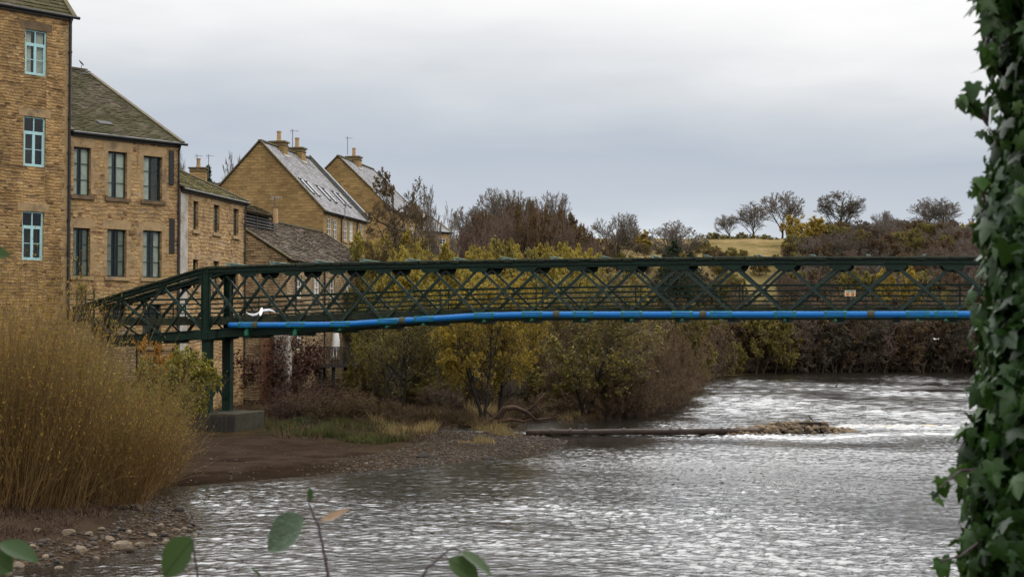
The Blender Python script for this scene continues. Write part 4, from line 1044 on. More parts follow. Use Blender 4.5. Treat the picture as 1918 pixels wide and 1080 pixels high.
# railings beside the mills
def railfence(p0, p1, h, label, bars, rails, name='iron_railing', post=None):
    p0, p1 = Vector(p0), Vector(p1); ax = (p1 - p0); L = ax.length; ax.normalize(); n = Vector((ax.y, -ax.x, 0))
    o = empty(name, p0, label, 'railing'); up = Vector((0, 0, 1))
    mb = MB()
    for f in rails: mb.beam(p0 + up * h * f, p1 + up * h * f, .05, .04, n)
    k = 0
    while bars and k * bars < L: q = p0 + ax * (k * bars); mb.beam(q, q + up * h, .022, .022, n); k += 1
    mb.build('rail_panel', MAT['iron'] if bars else MAT['bridge'], o)
    for q in [p0.lerp(p1, k / 3) for k in range(4)]:
        g = MB(); g.beam(q - up * .3, q + up * (h + .08), .09, .09, n); g.tube([q + up * (h + .08), q + up * (h + .14), q + up * (h + .2)], [.05, .07, .02], 8); g.build('post', MAT['iron'] if bars else MAT['bridge'], o)
railfence(at(256, 690, 77.5), at(357, 692, 78.5), zat(256, 655, 77.5) - zat(256, 690, 77.5), 'black iron bar railing at the foot of the mills below the deck', .10, (.06, .97))
railfence(at(128, 600, 73.6), at(176, 600, 73.8), zat(128, 549, 73.6) - zat(128, 600, 73.6), 'green rail fence at the left landing of the footbridge', 0, (.98, .78, .58, .38, .18))
mb = MB(); a_ = bp(bs(40), BW / 2, bz(PD, bs(160)) - .12)
mb.beam(bp(bs(-160), BW / 2 + 1.0, a_.z - 1.6), bp(bs(172), BW / 2 + 1.0, a_.z - 1.6), 4.4, 3.2, (0, 0, 1)); tag(mb.build('landing_wall', MAT['rubble_grey']), 'stone landing that carries the left end of the footbridge', 'landing')
# ------------------------------------------------------------------ vegetation
def nrmz(a): return a / np.maximum(np.linalg.norm(a, axis=-1, keepdims=True), 1e-9)
def polylines(r, base, d, length, K, wig, up):
    n = len(base); P = np.zeros((n, K + 1, 3)); P[:, 0] = base; D = nrmz(d).copy()
    L = np.broadcast_to(np.asarray(length, float), (n,))
    for k in range(K):
        D = nrmz(D + r.normal(0, wig, (n, 3)) + np.array([0, 0, up]))
        P[:, k + 1] = P[:, k] + D * (L / K)[:, None]
    return P
def tubes(P, R, sides):
    n, k, _ = P.shape
    T = np.gradient(P, axis=1); T = nrmz(T)
    ref = np.where(np.abs(T[:, :1, 2:3]) < .85, np.array([[[0, 0, 1.0]]]), np.array([[[1.0, 0, 0]]]))
    U = nrmz(np.cross(T, np.broadcast_to(ref, T.shape))); Vv = np.cross(T, U)
    a = np.arange(sides) * 2 * math.pi / sides
    V = P[:, :, None] + R[:, :, None, None] * (U[:, :, None] * np.cos(a)[None, None, :, None] + Vv[:, :, None] * np.sin(a)[None, None, :, None])
    i = np.arange(n)[:, None, None] * (k * sides) + np.arange(k - 1)[None, :, None] * sides
    j = np.arange(sides)[None, None, :]; j2 = (j + 1) % sides
    Q = np.stack([i + j, i + j2, i + sides + j2, i + sides + j], -1).reshape(-1, 4)
    return V.reshape(-1, 3), Q
def kids(r, P, L, m, t0, t1, ang, asd, tpow=1.0):
    n, k, _ = P.shape
    t = t0 + (t1 - t0) * ((np.arange(m)[None, :] + r.uniform(0, 1, (n, m))) / m) ** tpow
    f = np.clip(t, 0, .9999) * (k - 1); i = f.astype(int); w = (f - i)[..., None]
    rows = np.arange(n)[:, None]
    p = P[rows, i] * (1 - w) + P[rows, i + 1] * w
    d = nrmz(P[rows, i + 1] - P[rows, i])
    q = r.normal(0, 1, (n, m, 3)); q = nrmz(q - d * (q * d).sum(-1, keepdims=True))
    a = np.radians(r.normal(ang, asd, (n, m)))[..., None]
    nd_ = d * np.cos(a) + q * np.sin(a)
    return p.reshape(-1, 3), nd_.reshape(-1, 3), t.reshape(-1), np.repeat(np.arange(n), m)
def leafquads(r, C, size, asp=.6, flat=0.0):
    n = len(C); a = nrmz(r.normal(0, 1, (n, 3))); b = r.normal(0, 1, (n, 3)); b = nrmz(b - a * (a * b).sum(1, keepdims=True))
    s = (size * r.uniform(.6, 1.4, n))[:, None]
    V = np.stack([C - a * s, C + b * s * asp, C + a * s, C - b * s * asp], 1)
    return V.reshape(-1, 3), np.arange(n * 4).reshape(-1, 4)
class Geo:
    def __init__(s): s.V = []; s.Q = []; s.R = []; s.n = 0
    def add(s, V, Q, R=None):
        s.V.append(V); s.Q.append(Q + s.n); s.n += len(V); s.R.append(np.full(len(Q), .5) if R is None else R)
    def mesh(s, name, smooth=True):
        return np_mesh(name, np.concatenate(s.V), np.concatenate(s.Q), rnd=np.concatenate(s.R), smooth=smooth)
def env_dist(p, d, E):
    s = np.array([1 / E[1], 1 / E[1], 1 / E[2]]); q = (p - np.array([0, 0, E[0]])) * s; u = d * s
    A = (u * u).sum(-1); B = (q * u).sum(-1); C = (q * q).sum(-1) - 1
    return np.maximum((-B + np.sqrt(np.maximum(B * B - A * C, 0))) / A, .05)
def make_tree(seed, H, trunk_mat, twig_mat, leaf_mat=None, stems=1, spread=.12, lean=0.0, t_len=.72, r0=.018, counts=(14, 9, 6, 4), lens=(.45, .45, .5, .55), angs=(52, 45, 40, 38),
              ups=(.02, .10, .06, .03, .02), t0=.28, twig_r=.012, leaves=0, leaf_size=.08, wig=.10, fan=22, conic=.55, leaf_t0=.2, env=None):
    if env: env = (env[0] * H, env[1] * H, env[2] * H)
    r = RS(seed); tr = Geo(); cr = Geo(); lf = Geo()
    base = np.stack([r.normal(0, spread * (stems > 1), stems), r.normal(0, spread * (stems > 1), stems), np.full(stems, -.25)], 1)
    ang = np.radians(r.uniform(.25, 1, stems) * fan * (stems > 1)); az = r.uniform(0, 6.28, stems) if stems < 3 else np.arange(stems) * 6.283 / stems + r.uniform(-.5, .5, stems)
    d = np.stack([np.sin(ang) * np.cos(az) + lean, np.sin(ang) * np.sin(az), np.cos(ang)], 1)
    L = H * t_len * r.uniform(.8, 1.1, stems)
    if env and stems > 3: L = env_dist(base, nrmz(d), env) * r.uniform(.8, 1.0, stems)
    P = polylines(r, base, d, L, 9, wig * .55, ups[0])
    rad = H * r0 / math.sqrt(stems) ** .6
    tt = np.linspace(0, 1, 10)
    R = np.broadcast_to(rad * (1.0 * (1 - tt) ** .8 + .10 + .5 * np.exp(-tt * 14)), (stems, 10)).copy()
    tr.add(*tubes(P, R, 7)); Rb = R[:, 0].copy(); parentR = R
    Kp = 9
    for lv, m in enumerate(counts):
        p, dd, t, pi = kids(r, P, L, m, t0 if lv == 0 else .22, 1.0, angs[lv], 11)
        Lp = L[pi]; 
        shape = (1 - conic * t) if lv == 0 else (1 - .45 * t)
        Lc = Lp * lens[lv] * shape * r.uniform(.65, 1.25, len(t)) * (1.0 if lv else 1.25)
        K = (6, 4, 3, 2)[min(lv, 3)]
        if env:
            te = env_dist(p, dd, env)
            Lc = te * r.uniform(.78, 1.0, len(t)) if (lv == 0 and stems <= 3) else np.minimum(Lc, te * r.uniform(.9, 1.1, len(t)) + .02 * H)
        rp = parentR[pi, np.minimum((t * (parentR.shape[1] - 1)).astype(int), parentR.shape[1] - 1)]
        rc = np.maximum(rp * r.uniform(.38, .62, len(t)), twig_r)
        P = polylines(r, p, dd, Lc, K, wig * (1 + .25 * lv), ups[lv + 1]); L = Lc
        tk = np.linspace(0, 1, K + 1)
        R = rc[:, None] * (1 - .72 * tk)[None, :]
        R = np.maximum(R, twig_r * .55); parentR = R
        g = tr if lv == 0 else cr
        V, Q = tubes(P, R, 5 if lv == 0 else 3); g.add(V, Q)
    if leaves:
        p, dd, t, pi = kids(r, P, L, leaves, leaf_t0, 1.0, 60, 20)
        p = p + r.normal(0, leaf_size * .8, p.shape)
        V, Q = leafquads(r, p, leaf_size); lf.add(V, Q, r.uniform(0, 1, len(Q)))
    A = np.concatenate(cr.V); Ht = float(np.percentile(A[:, 2], 99.7)); Rt = float(np.percentile(np.hypot(A[:, 0] - A[:, 0].mean(), A[:, 1] - A[:, 1].mean()), 93))
    return dict(H=Ht, R=Rt, trunk=(tr.mesh('trunk'), trunk_mat), crown=(cr.mesh('crown'), twig_mat), leaves=((lf.mesh('leaves', False), leaf_mat) if leaves else None))
TREE_N = [0]
def spawn(T, name, loc, label, cat='tree', group=None, scale=1.0, rot=None, sz=None, parts=('trunk', 'crown')):
    o = empty(name, loc, label, cat, group)
    r_ = random.Random(TREE_N[0] * 17 + 3); TREE_N[0] += 1
    o.rotation_euler = (0, 0, r_.uniform(0, 6.28) if rot is None else rot); o.scale = (scale, scale, sz or scale)
    for k, nm in (('trunk', parts[0]), ('crown', parts[1]), ('leaves', 'leaves')):
        if T.get(k):
            me, m = T[k]
            if not me.materials: me.materials.append(m)
            c = bpy.data.objects.new(nm, me); COL.objects.link(c); c.parent = o
    return o
def place(T, name, px, d, label, topy=None, basey=None, scale=None, group=None, cat='tree', rot=None, wide=1.0, parts=('trunk', 'crown'), z=None, wpx=None):
    x = xat(px, d); z = gz(x, d) if z is None else z
    if basey is not None: z = zat(px, basey, d)
    if topy is not None: h = zat(px, topy, d) - z; sz = h / T['H']; s = sz * wide
    else: s = sz = scale or 1.0
    if wpx: s = wpx / F * d / (2 * T['R'])
    return spawn(T, name, (x, d, z - .05), label, cat, group, s, rot, sz, parts)
M_ = MAT
print('trees...')
# skyline trees without leaves
TB = [make_tree(s, 12, M_['bark_dark'], M_['twig_grey'], t_len=.55, counts=(15, 9, 7, 5), lens=(1, .50, .55, .6), twig_r=.034, r0=.019, angs=(ag, 34, 34, 32), t0=.30, ups=(.02, .05, .05, .04, .02), wig=.09, env=(.58, rx, .44)) for s, ag, rx in ((1, 34, .46), (2, 30, .36), (3, 34, .42))]
TBD = make_tree(5, 12, M_['bark_dark'], M_['twig_dark'], t_len=.88, counts=(26, 9, 7, 5), lens=(1, .48, .52, .55), twig_r=.036, r0=.020, angs=(58, 40, 36, 34), t0=.16, ups=(.0, .05, .04, .03, .02), wig=.08, env=(.54, .47, .47))
TALD = make_tree(8, 15, M_['bark_dark'], M_['twig_dark'], M_['leaf_brown'], t_len=.92, counts=(26, 8, 6, 4), lens=(.30, .5, .55, .55), twig_r=.018, r0=.016, angs=(62, 50, 45, 40), t0=.22, ups=(.02, .06, .05, .03, .02), wig=.13, env=(.58, .25, .43), leaves=2, leaf_size=.07)
# thickets: many thin stems
TT = [make_tree(20 + s, 7, M_['bark_brown'], tm, None, stems=9, spread=.7, fan=34, t_len=.82, counts=(10, 7, 5, 3), lens=(.42, .5, .55, .55), twig_r=.016, r0=.010, angs=(34, 36, 36, 34), t0=.12, ups=(.03, .10, .06, .04, .02), wig=.12, env=(.42, .50, .58)) for s, tm in ((0, M_['twig_brown']), (1, M_['twig_dark']), (2, M_['twig_brown']))]
TTL = [make_tree(30 + s, 7, M_['bark_brown'], M_['twig_brown'], lm, stems=8, spread=.7, fan=36, t_len=.82, counts=(9, 6, 5, 3), lens=(.42, .5, .55, .55), twig_r=.016, r0=.010, angs=(36, 38, 38, 36), t0=.12, ups=(.03, .08, .05, .03, .02), wig=.13, env=(.45, .48, .55), leaves=lv, leaf_size=ls) for s, lm, lv, ls in ((0, M_['leaf_olive'], 2, .095), (1, M_['leaf_yellow'], 3, .10), (2, M_['leaf_brown'], 1, .10), (3, M_['leaf_lime'], 3, .10), (4, M_['leaf_maroon'], 2, .10))]
# the same kinds as they stand on the far slopes, with thicker twig bundles
TF = [make_tree(200 + s, 8, M_['bark_brown'], tm, lm, stems=7, spread=.9, fan=40, t_len=.84, counts=(10, 7, 5, 4), lens=(.42, .5, .55, .6), twig_r=.030, r0=.011, angs=(38, 38, 38, 36), t0=.10, ups=(.03, .08, .05, .03, .02), wig=.12, env=(.40, .52, .58), leaves=lv, leaf_size=.12)
      for s, tm, lm, lv in ((0, M_['twig_brown'], None, 0), (1, M_['twig_dark'], None, 0), (2, M_['twig_grey'], None, 0), (3, M_['twig_brown'], M_['leaf_brown'], 1), (4, M_['twig_brown'], M_['leaf_olive'], 2))]
# bank trees seen large
TK = dict(t_len=.80, counts=(13, 8, 7, 4), lens=(.5, .5, .55, .55), r0=.020, t0=.22, wig=.12, ups=(.03, .06, .03, .0, -.02), env=(.56, .42, .45))
TYA = make_tree(41, 9.5, M_['bark_dark'], M_['twig_dark'], M_['leaf_yellow'], stems=3, spread=.35, fan=16, lean=-.12, twig_r=.012, leaves=3, leaf_size=.07, **TK)
TYB = make_tree(42, 9.5, M_['bark_dark'], M_['twig_dark'], M_['leaf_yellow'], stems=2, spread=.25, fan=10, lean=.05, twig_r=.012, leaves=4, leaf_size=.075, **TK)
TOA = make_tree(43, 9, M_['bark'], M_['twig_dark'], M_['leaf_olive'], stems=3, spread=.3, fan=20, twig_r=.012, leaves=2, leaf_size=.07, **TK)
TOB = make_tree(44, 10, M_['bark'], M_['twig_brown'], M_['leaf_olive'], stems=5, spread=.5, fan=36, twig_r=.012, leaves=1, leaf_size=.08, **TK)
TBR = make_tree(45, 6, M_['bark_brown'], M_['twig_brown'], M_['leaf_brown'], stems=22, spread=1.1, fan=58, t_len=.9, counts=(10, 6, 5, 3), lens=(.34, .45, .5, .5), twig_r=.011, r0=.009, angs=(30, 34, 34, 32), t0=.1, ups=(.0, .04, .02, .0, -.02), wig=.12, conic=.3, leaves=1, leaf_size=.06)
TSH = [make_tree(50 + s, 2.4, M_['bark_brown'], M_['twig_dark'] if s else M_['twig_brown'], lm, stems=26, spread=.7, fan=62, t_len=.95, counts=(7, 5, 4), lens=(.4, .5, .55), twig_r=.007, r0=.007, angs=(40, 42, 42), t0=.1, ups=(-.02, .02, -.02, -.03), wig=.2, conic=.2, leaves=3, leaf_size=.05) for s, lm in ((0, M_['leaf_brown']), (1, M_['leaf_maroon']), (2, M_['leaf_green']))]
def conifer(seed, H):
    r = RS(seed); tr = Geo(); cr = Geo()
    P = polylines(r, np.array([[0, 0, -.2]]), np.array([[0, 0, 1.0]]), H, 9, .01, 0); L = np.array([H])
    tr.add(*tubes(P, (H * .014 * (1.05 - np.linspace(0, 1, 10)))[None], 7))
    p, d, t, pi = kids(r, P, L, 150, .06, 1, 78, 9); Lc = H * .36 * (1.02 - t) ** .75 * r.uniform(.7, 1.15, len(t))
    B = polylines(r, p, d, Lc, 4, .06, .05); cr.add(*tubes(B, np.full((len(t), 5), .02), 3))
    p, d, t, pi = kids(r, B, Lc, 16, .15, 1, 55, 12); Lc = Lc[pi] * .3
    B = polylines(r, p, d, Lc, 2, .1, -.03); cr.add(*tubes(B, np.full((len(t), 3), .015), 3))
    p, d, t, pi = kids(r, B, Lc, 7, .1, 1, 50, 10); V, Q = leafquads(r, p, .11, .3)
    lf = Geo(); lf.add(V, Q, r.uniform(0, 1, len(Q)))
    return dict(H=H, trunk=(tr.mesh('trunk'), M_['bark_dark']), crown=(cr.mesh('crown'), M_['twig_dark']), leaves=(lf.mesh('leaves', False), M_['needle']))
TC = conifer(61, 8)
TMG = [make_tree(210 + s, 8, M_['bark_dark'], M_['twig_brown'], M_['leaf_gold'], stems=6, spread=.6, fan=34, t_len=.84, counts=(10, 7, 6, 4), lens=(.45, .5, .55, .55), twig_r=.014, r0=.011, angs=(40, 40, 38, 36), t0=.12, ups=(.03, .06, .04, .02, .0), wig=.13, env=(.5, .5, .5), leaves=3, leaf_size=.085) for s in (0, 1)]
# ---- skyline
SKY = [(1366, 300, 405, 0, 'bare tree, small and round, leftmost on the field skyline', 44), (1413, 300, 381, 1, 'upright bare tree standing just left of the tallest pale skyline tree', 62),
       (1466, 305, 362, 2, 'tall pale bare tree with fanned branches on the field skyline', 74), (1654, 300, 398, 0, 'small bare tree alone in the gap right of the dark round skyline tree', 36),
       (1706, 290, 412, 1, 'low spreading bare tree behind the right hand scrub', 90), (1740, 295, 374, 2, 'tall thin bare tree, left one of the twin trees near the ivy', 62), (1772, 295, 374, 1, 'tall thin bare tree, right one of the twin trees near the ivy', 62),
       (1262, 244, 418, 2, 'bare tree with wide flat top behind the dark conifer', 95), (1157, 244, 402, 0, 'faint bare tree between the brown wood and the orange tree', 80)]
for px, d, ty, v, lab, wd in SKY: place(TB[v], 'bare_tree', px, d, lab, topy=ty - 4, wpx=wd * 1.12)
place(TBD, 'bare_tree', 1577, 300, 'dark bare tree with a dense domed crown on the skyline', topy=358, wpx=92)
place(TTL[1], 'yellow_tree', 1508, 268, 'yellow autumn tree below the dark domed skyline tree', topy=404, wpx=100, basey=490)
place(TTL[1], 'yellow_tree', 1818, 272, 'yellow tree beside the utility pole near the ivy', topy=416, wpx=50)
place(TTL[1], 'round_tree', 1184, 272, 'round orange yellow tree at the left end of the field', topy=428, wpx=72, basey=478)
place(TC, 'conifer', 1262, 225, 'dark green conifer standing behind the middle of the bridge', topy=448, wide=1.25, basey=575)
place(TC, 'conifer', 1296, 228, 'lower dark green conifer beside the taller conifer behind the bridge', topy=470, wide=1.25, basey=575)
place(TC, 'conifer', 388, 150, 'dark conifer peeping over the annexe roof beside the distant chimney', topy=307, wide=.8)
place(TC, 'round_evergreen', 993, 262, 'dark evergreen on top of the brown wood', topy=372, wide=.9)
hb = [(1332, 292), (1350, 292), (1372, 292), (1392, 292), (1420, 292), (1440, 290)]
for i, (px, d) in enumerate(hb): place(TTL[0], 'hedge_bush', px, d, 'dark olive hedge bush along the far edge of the field', topy=435 + (i % 3) * 3, wpx=34, basey=462, group='hedge bushes along the field edge', cat='bush')
for i in range(16): place([TF[0], TF[4], TF[2], TTL[0]][i % 4], 'field_bush', 1195 + i * 9.5, 250 + (i * 7) % 34, 'small bush scattered on the left end of the pale field', topy=450 + (i * 5) % 13, wpx=26, basey=478, group='bushes on the left end of the field', cat='bush')
# scrub on the right half of the hill
rr = random.Random(9); n = 0
for i in range(235):
    px = rr.uniform(1475, 1985); f = rr.random() ** .8; d = 198 + 96 * f
    T = rr.choice([TF[0], TF[0], TF[1], TF[2], TF[2], TF[3], TF[4]])
    place(T, 'hillside_scrub', px, d, 'brown leafless scrub tree on the slope behind the right half of the bridge', scale=(rr.uniform(.8, 1.15) * (1 - .50 * max(0, (d - 215) / 80))) * (1.0 if px > 1560 else .8), group='brown scrub on the right slope', cat='scrub tree', wide=1)
place(TTL[1], 'orange_tree', 1682, 214, 'orange leaved tree glowing through the bridge lattice near the ivy', topy=500, wide=.7)
for i in range(75):
    px = rr.uniform(1060, 1490); d = rr.uniform(194, 250) if rr.random() < .8 else rr.uniform(250, 268)
    T = rr.choice([TTL[0], TTL[1], TF[3], TF[0], TTL[0], TF[4], TF[2]])
    place(T, 'slope_bush', px, d, 'low autumn bush on the grassy slope seen through the middle of the bridge', scale=rr.uniform(.35, .62) * (1 if d < 250 else .6), group='bushes on the grassy slope', cat='bush')
# thicket along the far bank
k = 0
for i in range(72):
    px = 1290 + (1985 - 1290) * (i + rr.random()) / 72; d = rr.uniform(186, 199) if i % 2 else rr.uniform(176, 186)
    d = max(d, 176 if px > 1400 else 165)
    x = xat(px, d); s_ = float(signed_dist(np.array([x]), np.array([d]))[0])
    while s_ < .3: d += 1.0; x = xat(px, d); s_ = float(signed_dist(np.array([x]), np.array([d]))[0])
    T = rr.choice([TF[1], TF[1], TF[0], TF[3], TF[1]]) if px > 1500 else rr.choice([TF[4], TF[0], TF[2], TF[3], TF[2]])
    place(T, 'bank_thicket', px, d, 'dark leafless thicket at the water edge of the far bank', scale=rr.uniform(.95, 1.35) if px > 1500 else rr.uniform(.85, 1.1), group='thicket along the far bank', cat='thicket')
# wooded knoll behind the houses
for i in range(70):
    u = rr.uniform(-1, 1); px = 992 + u * 140; top = interp(px, [(850, 462), (872, 415), (900, 392), (940, 380), (985, 376), (1040, 388), (1080, 408), (1110, 432), (1135, 460)]) + (rr.uniform(0, 8) if i < 45 else rr.uniform(8, 40)); d = rr.uniform(200, 262)
    T = rr.choice([TF[0], TF[0], TF[0], TF[3], TF[3] if u > .3 else TF[0]])
    place(T, 'knoll_tree', px, d, 'reddish brown leafless tree in the rounded wood right of the houses', topy=top, wpx=rr.uniform(48, 66), basey=None, group='brown trees of the rounded wood', cat='tree')
for px, ty, lab in ((925, 352, 'pale bare tree rising above the brown wood, left of its top'), (962, 356, 'thin bare tree rising from the crest of the brown wood'), (1030, 358, 'pale bare tree rising above the right side of the brown wood'), (880, 385, 'low pale bare tree above the left shoulder of the brown wood')):
    place(TB[rr.randrange(3)], 'bare_tree', px, 255, lab, topy=ty, wpx=80)
place(TB[1], 'bare_tree', 838, 190, 'pale bare tree just right of the end cottage', topy=386, wpx=48)
place(TB[2], 'bare_tree', 798, 150, 'pale bare tree behind the farther gabled house', topy=352, wpx=60)
place(TB[0], 'bare_tree', 345, 165, 'bare tree behind the warehouse roof corner', topy=292, wpx=50)
place(TB[2], 'bare_tree', 436, 165, 'bare tree peeping behind the gable of the nearer house', topy=290, wpx=56)
place(TALD, 'alder', 745, 108, 'tall dark bare alder in front of the farther gabled house', topy=322, wpx=112, z=1.8)
place(TALD, 'alder', 770, 112, 'second dark alder leaning right below the house roofs', topy=376, wpx=85, z=1.8)
# yellow trees in the middle ground between houses and knoll
MG = [(716, 446, 112, TMG[0], 150, 'golden tree in front of the gabled houses, left one of two'), (790, 452, 114, TMG[1], 150, 'golden tree in front of the gabled houses, right one of two'), (845, 476, 128, TMG[1], 110, 'olive tree behind the bridge below the end cottage'),
      (925, 455, 132, TMG[0], 120, 'lime yellow tree rising above the bridge in front of the brown wood'), (1005, 462, 134, TMG[1], 130, 'golden tree above the bridge right of the lime yellow tree'), (1070, 464, 150, TMG[0], 110, 'smaller golden tree above the bridge at the foot of the brown wood'),
      (690, 510, 104, TTL[0], 90, 'olive bush against the barn end behind the bridge'), (880, 500, 118, TMG[0], 150, 'olive tree behind the bridge lattice left of the middle'), (1120, 500, 150, TTL[2], 120, 'brown leaved tree behind the middle of the bridge lattice'), (1170, 505, 165, TMG[1], 120, 'olive tree behind the middle of the bridge lattice')]
for px, ty, d, wd in ((698, 456, 108, 100), (748, 440, 106, 120), (818, 462, 112, 110), (770, 470, 101, 120), (900, 472, 126, 100), (962, 456, 128, 110), (1038, 462, 132, 110), (1092, 470, 140, 90), (1005, 500, 112, 130), (930, 520, 104, 120)):
    place([TMG[0], TTL[3], TMG[1], TTL[0], TMG[1], TF[4]][(px // 7) % 6], 'golden_tree', px, d, 'golden or olive autumn tree whose top shows over the left half of the bridge', topy=ty - 2, wpx=wd * 1.2, group='golden trees behind the bridge', cat='tree')
for px, ty, d, T, wd, lab in MG: place(T, 'autumn_tree', px, d, lab, topy=ty, wpx=wd)
# trees along the near water edge
place(TOA, 'olive_tree', 745, 84, 'olive tree with forked grey trunks below the blue pipe', topy=545, basey=770, wpx=175, rot=.6)
place(TYA, 'yellow_tree', 905, 80, 'yellow tree with leaning dark stems below the bridge', topy=535, basey=790, wpx=165, rot=.2)
place(TYB, 'yellow_tree', 942, 82, 'bright yellow tree with upright dark stems below the bridge', topy=505, basey=788, wpx=140, rot=1.0)
place(TOB, 'olive_tree', 1122, 86, 'broad olive brown tree with low forked trunk by the inlet', topy=510, basey=786, wpx=250, rot=.3)
place(TBR, 'twig_bush', 1215, 92, 'reddish brown twig bush overhanging the river at the end of the bank', topy=605, basey=780, wpx=150)
place(TBR, 'twig_bush', 1165, 88, 'brown twig bush beside the broad olive tree', topy=645, basey=785, wpx=120)
place(TBR, 'twig_bush', 1262, 104, 'farther brown twig bush behind the overhanging one', topy=610, wpx=110)
for px, ty, d, v, lab in ((1295, 570, 135, 0, 'olive tree at the bend of the river behind the twig bushes'), (1240, 560, 120, 2, 'brown tree behind the overhanging twig bush'), (1070, 560, 100, 2, 'brown tree behind the broad olive tree'), (1010, 590, 98, 2, 'brown tree right of the bright yellow tree'), (800, 600, 96, 0, 'olive tree behind the leaning yellow tree'), (850, 620, 92, 0, 'low olive tree left of the leaning yellow tree'), (690, 610, 93, 0, 'olive bush right of the dark terrace'), (1330, 600, 158, 2, 'brown thicket at the far corner of the river bend'), (1160, 560, 112, 0, 'olive tree behind the brown twig bushes')):
    place(TTL[v], 'bank_tree', px, d, lab, topy=ty, wpx=85)
SB = [(470, 86, 752, 0), (500, 82, 755, 0), (535, 80, 745, 1), (560, 84, 728, 1), (590, 81, 735, 0), (612, 83, 725, 1), (640, 80, 735, 0), (670, 82, 730, 0), (700, 80, 740, 0), (560, 76, 778, 2), (620, 75, 785, 2), (680, 77, 775, 0), (515, 75, 785, 0), (735, 79, 760, 0), (785, 80, 755, 0), (835, 81, 755, 0), (865, 80, 765, 0), (990, 84, 745, 0), (1040, 88, 730, 0), (655, 90, 722, 0), (560, 90, 705, 1), (430, 84, 757, 0), (590, 74, 792, 0), (760, 76, 785, 0), (640, 73, 800, 0), (700, 74, 795, 2), (380, 82, 750, 0), (330, 80, 735, 1), (280, 78, 725, 1)]
SB += [(600, 70.5, 802, 0), (640, 70, 806, 0), (570, 71.5, 797, 0), (720, 73, 800, 0)]
for i, (px, d, ty, v) in enumerate(SB):
    g = {0: ('brown leaf litter shrub under the bridge side trees', 'brown undergrowth shrubs'), 1: ('dark red bramble shrub at the foot of the barn', 'dark red bramble shrubs'), 2: ('greenish low shrub on the bank below the barn', 'greenish bank shrubs')}[v]
    place(TSH[v], 'shrub', px, d, g[0], topy=ty, wide=1.1, group=g[1], cat='shrub')
for px, d, ty in ((880, 78, 775), (915, 77, 785), (945, 77.5, 780), (1090, 84, 770), (1150, 87, 765)): place(TSH[0], 'shrub', px, d, 'low brown shrub on the water edge under the yellow trees', topy=ty, wide=1.3, group='brown shrubs on the water edge', cat='shrub')
for px, d, ty, wp in ((1190, 87, 650, 130), (1240, 96, 630, 120), (1275, 108, 640, 110), (1140, 85, 670, 120), (1255, 100, 690, 110), (1215, 90, 700, 120)): place(TBR, 'twig_bush', px, d, 'reddish brown twig bush in the dense fringe along the river end of the bank', topy=ty, wpx=wp, group='twig bushes fringing the river', cat='bush')
for i in range(26):
    px = 670 + i * 23 + rr.uniform(-8, 8); d = rr.uniform(89, 99) + max(0, px - 1000) * .03
    place(rr.choice([TT[0], TT[1], TTL[2], TTL[0]]), 'undergrowth_thicket', px, d, 'brown undergrowth thicket filling the gaps behind the riverside trees', topy=rr.uniform(650, 715), wpx=rr.uniform(60, 85), group='undergrowth behind the riverside trees', cat='thicket')
for px, d in ((1300, 150), (1318, 157), (1335, 166), (1352, 170), (1372, 176), (1390, 178), (1410, 180)): place(TF[0] if px % 4 else TF[4], 'bank_thicket', px, d, 'low thicket hiding the mud at the far corner of the river bend', topy=rr.uniform(640, 665), wpx=50, group='thicket at the river bend', cat='thicket')
# green bush between willow and pier
place(TTL[3], 'green_bush', 352, 62, 'yellow green leafy bush between the willow and the pier', topy=650, basey=815, wpx=120)
place(TTL[0], 'green_bush', 318, 58, 'olive leafy bush tucked against the right of the willow', topy=665, basey=835, wpx=120)
place(make_tree(71, 4.5, M_['bark_dark'], M_['twig_dark'], M_['leaf_orange'], stems=5, fan=20, spread=.3, t_len=.85, counts=(9, 5, 4), lens=(.35, .45, .5), twig_r=.007, r0=.009, leaves=3, leaf_size=.07, t0=.2, angs=(40, 40, 40), ups=(.02, .05, .03, .02)), 'orange_sapling', 292, 66, 'thin sapling with orange leaves below the bridge deck', topy=630, basey=790, wide=.8)
# creeper on the barn wall and a young tree by the warehouse
def leafmass(name, mat, pts, size, label, cat, seed=1, asp=.7, dens=900, parent=None):
    r = RS(seed); C = []
    for (p, rad, n) in pts: C.append(np.array(p)[None] + r.normal(0, 1, (n, 3)) * np.array(rad)[None] * .55)
    V, Q = leafquads(r, np.concatenate(C), size, asp)
    o = link_mesh(name, np_mesh(name, V, Q, rnd=r.uniform(0, 1, len(Q))), mat)
    return tag(o, label, cat)
cp = []
for k in range(26):
    px = random.uniform(515, 592); py = random.uniform(640, 735); d = 89.5 + (px - 495) * .055
    cp.append((at(px, py, d), (.9, .25, .6), 170))
for k in range(9): cp.append((at(random.uniform(400, 480), random.uniform(650, 720), 88), (.5, .2, .5), 110))
leafmass('creeper', M_['leaf_maroon'], cp, .09, 'dark red creeper hanging over the lower barn wall', 'creeper', 3)
place(make_tree(73, 3.2, M_['bark_brown'], M_['twig_brown'], M_['leaf_lime'], stems=3, fan=14, spread=.1, t_len=.85, counts=(9, 5, 3), lens=(.4, .45, .5), twig_r=.007, r0=.008, leaves=2, leaf_size=.06, angs=(40, 40, 40), ups=(.02, .05, .03, .02)), 'young_tree', 150, 74.6, 'thin young tree in front of the lower warehouse window', topy=512, basey=590, wide=.8)
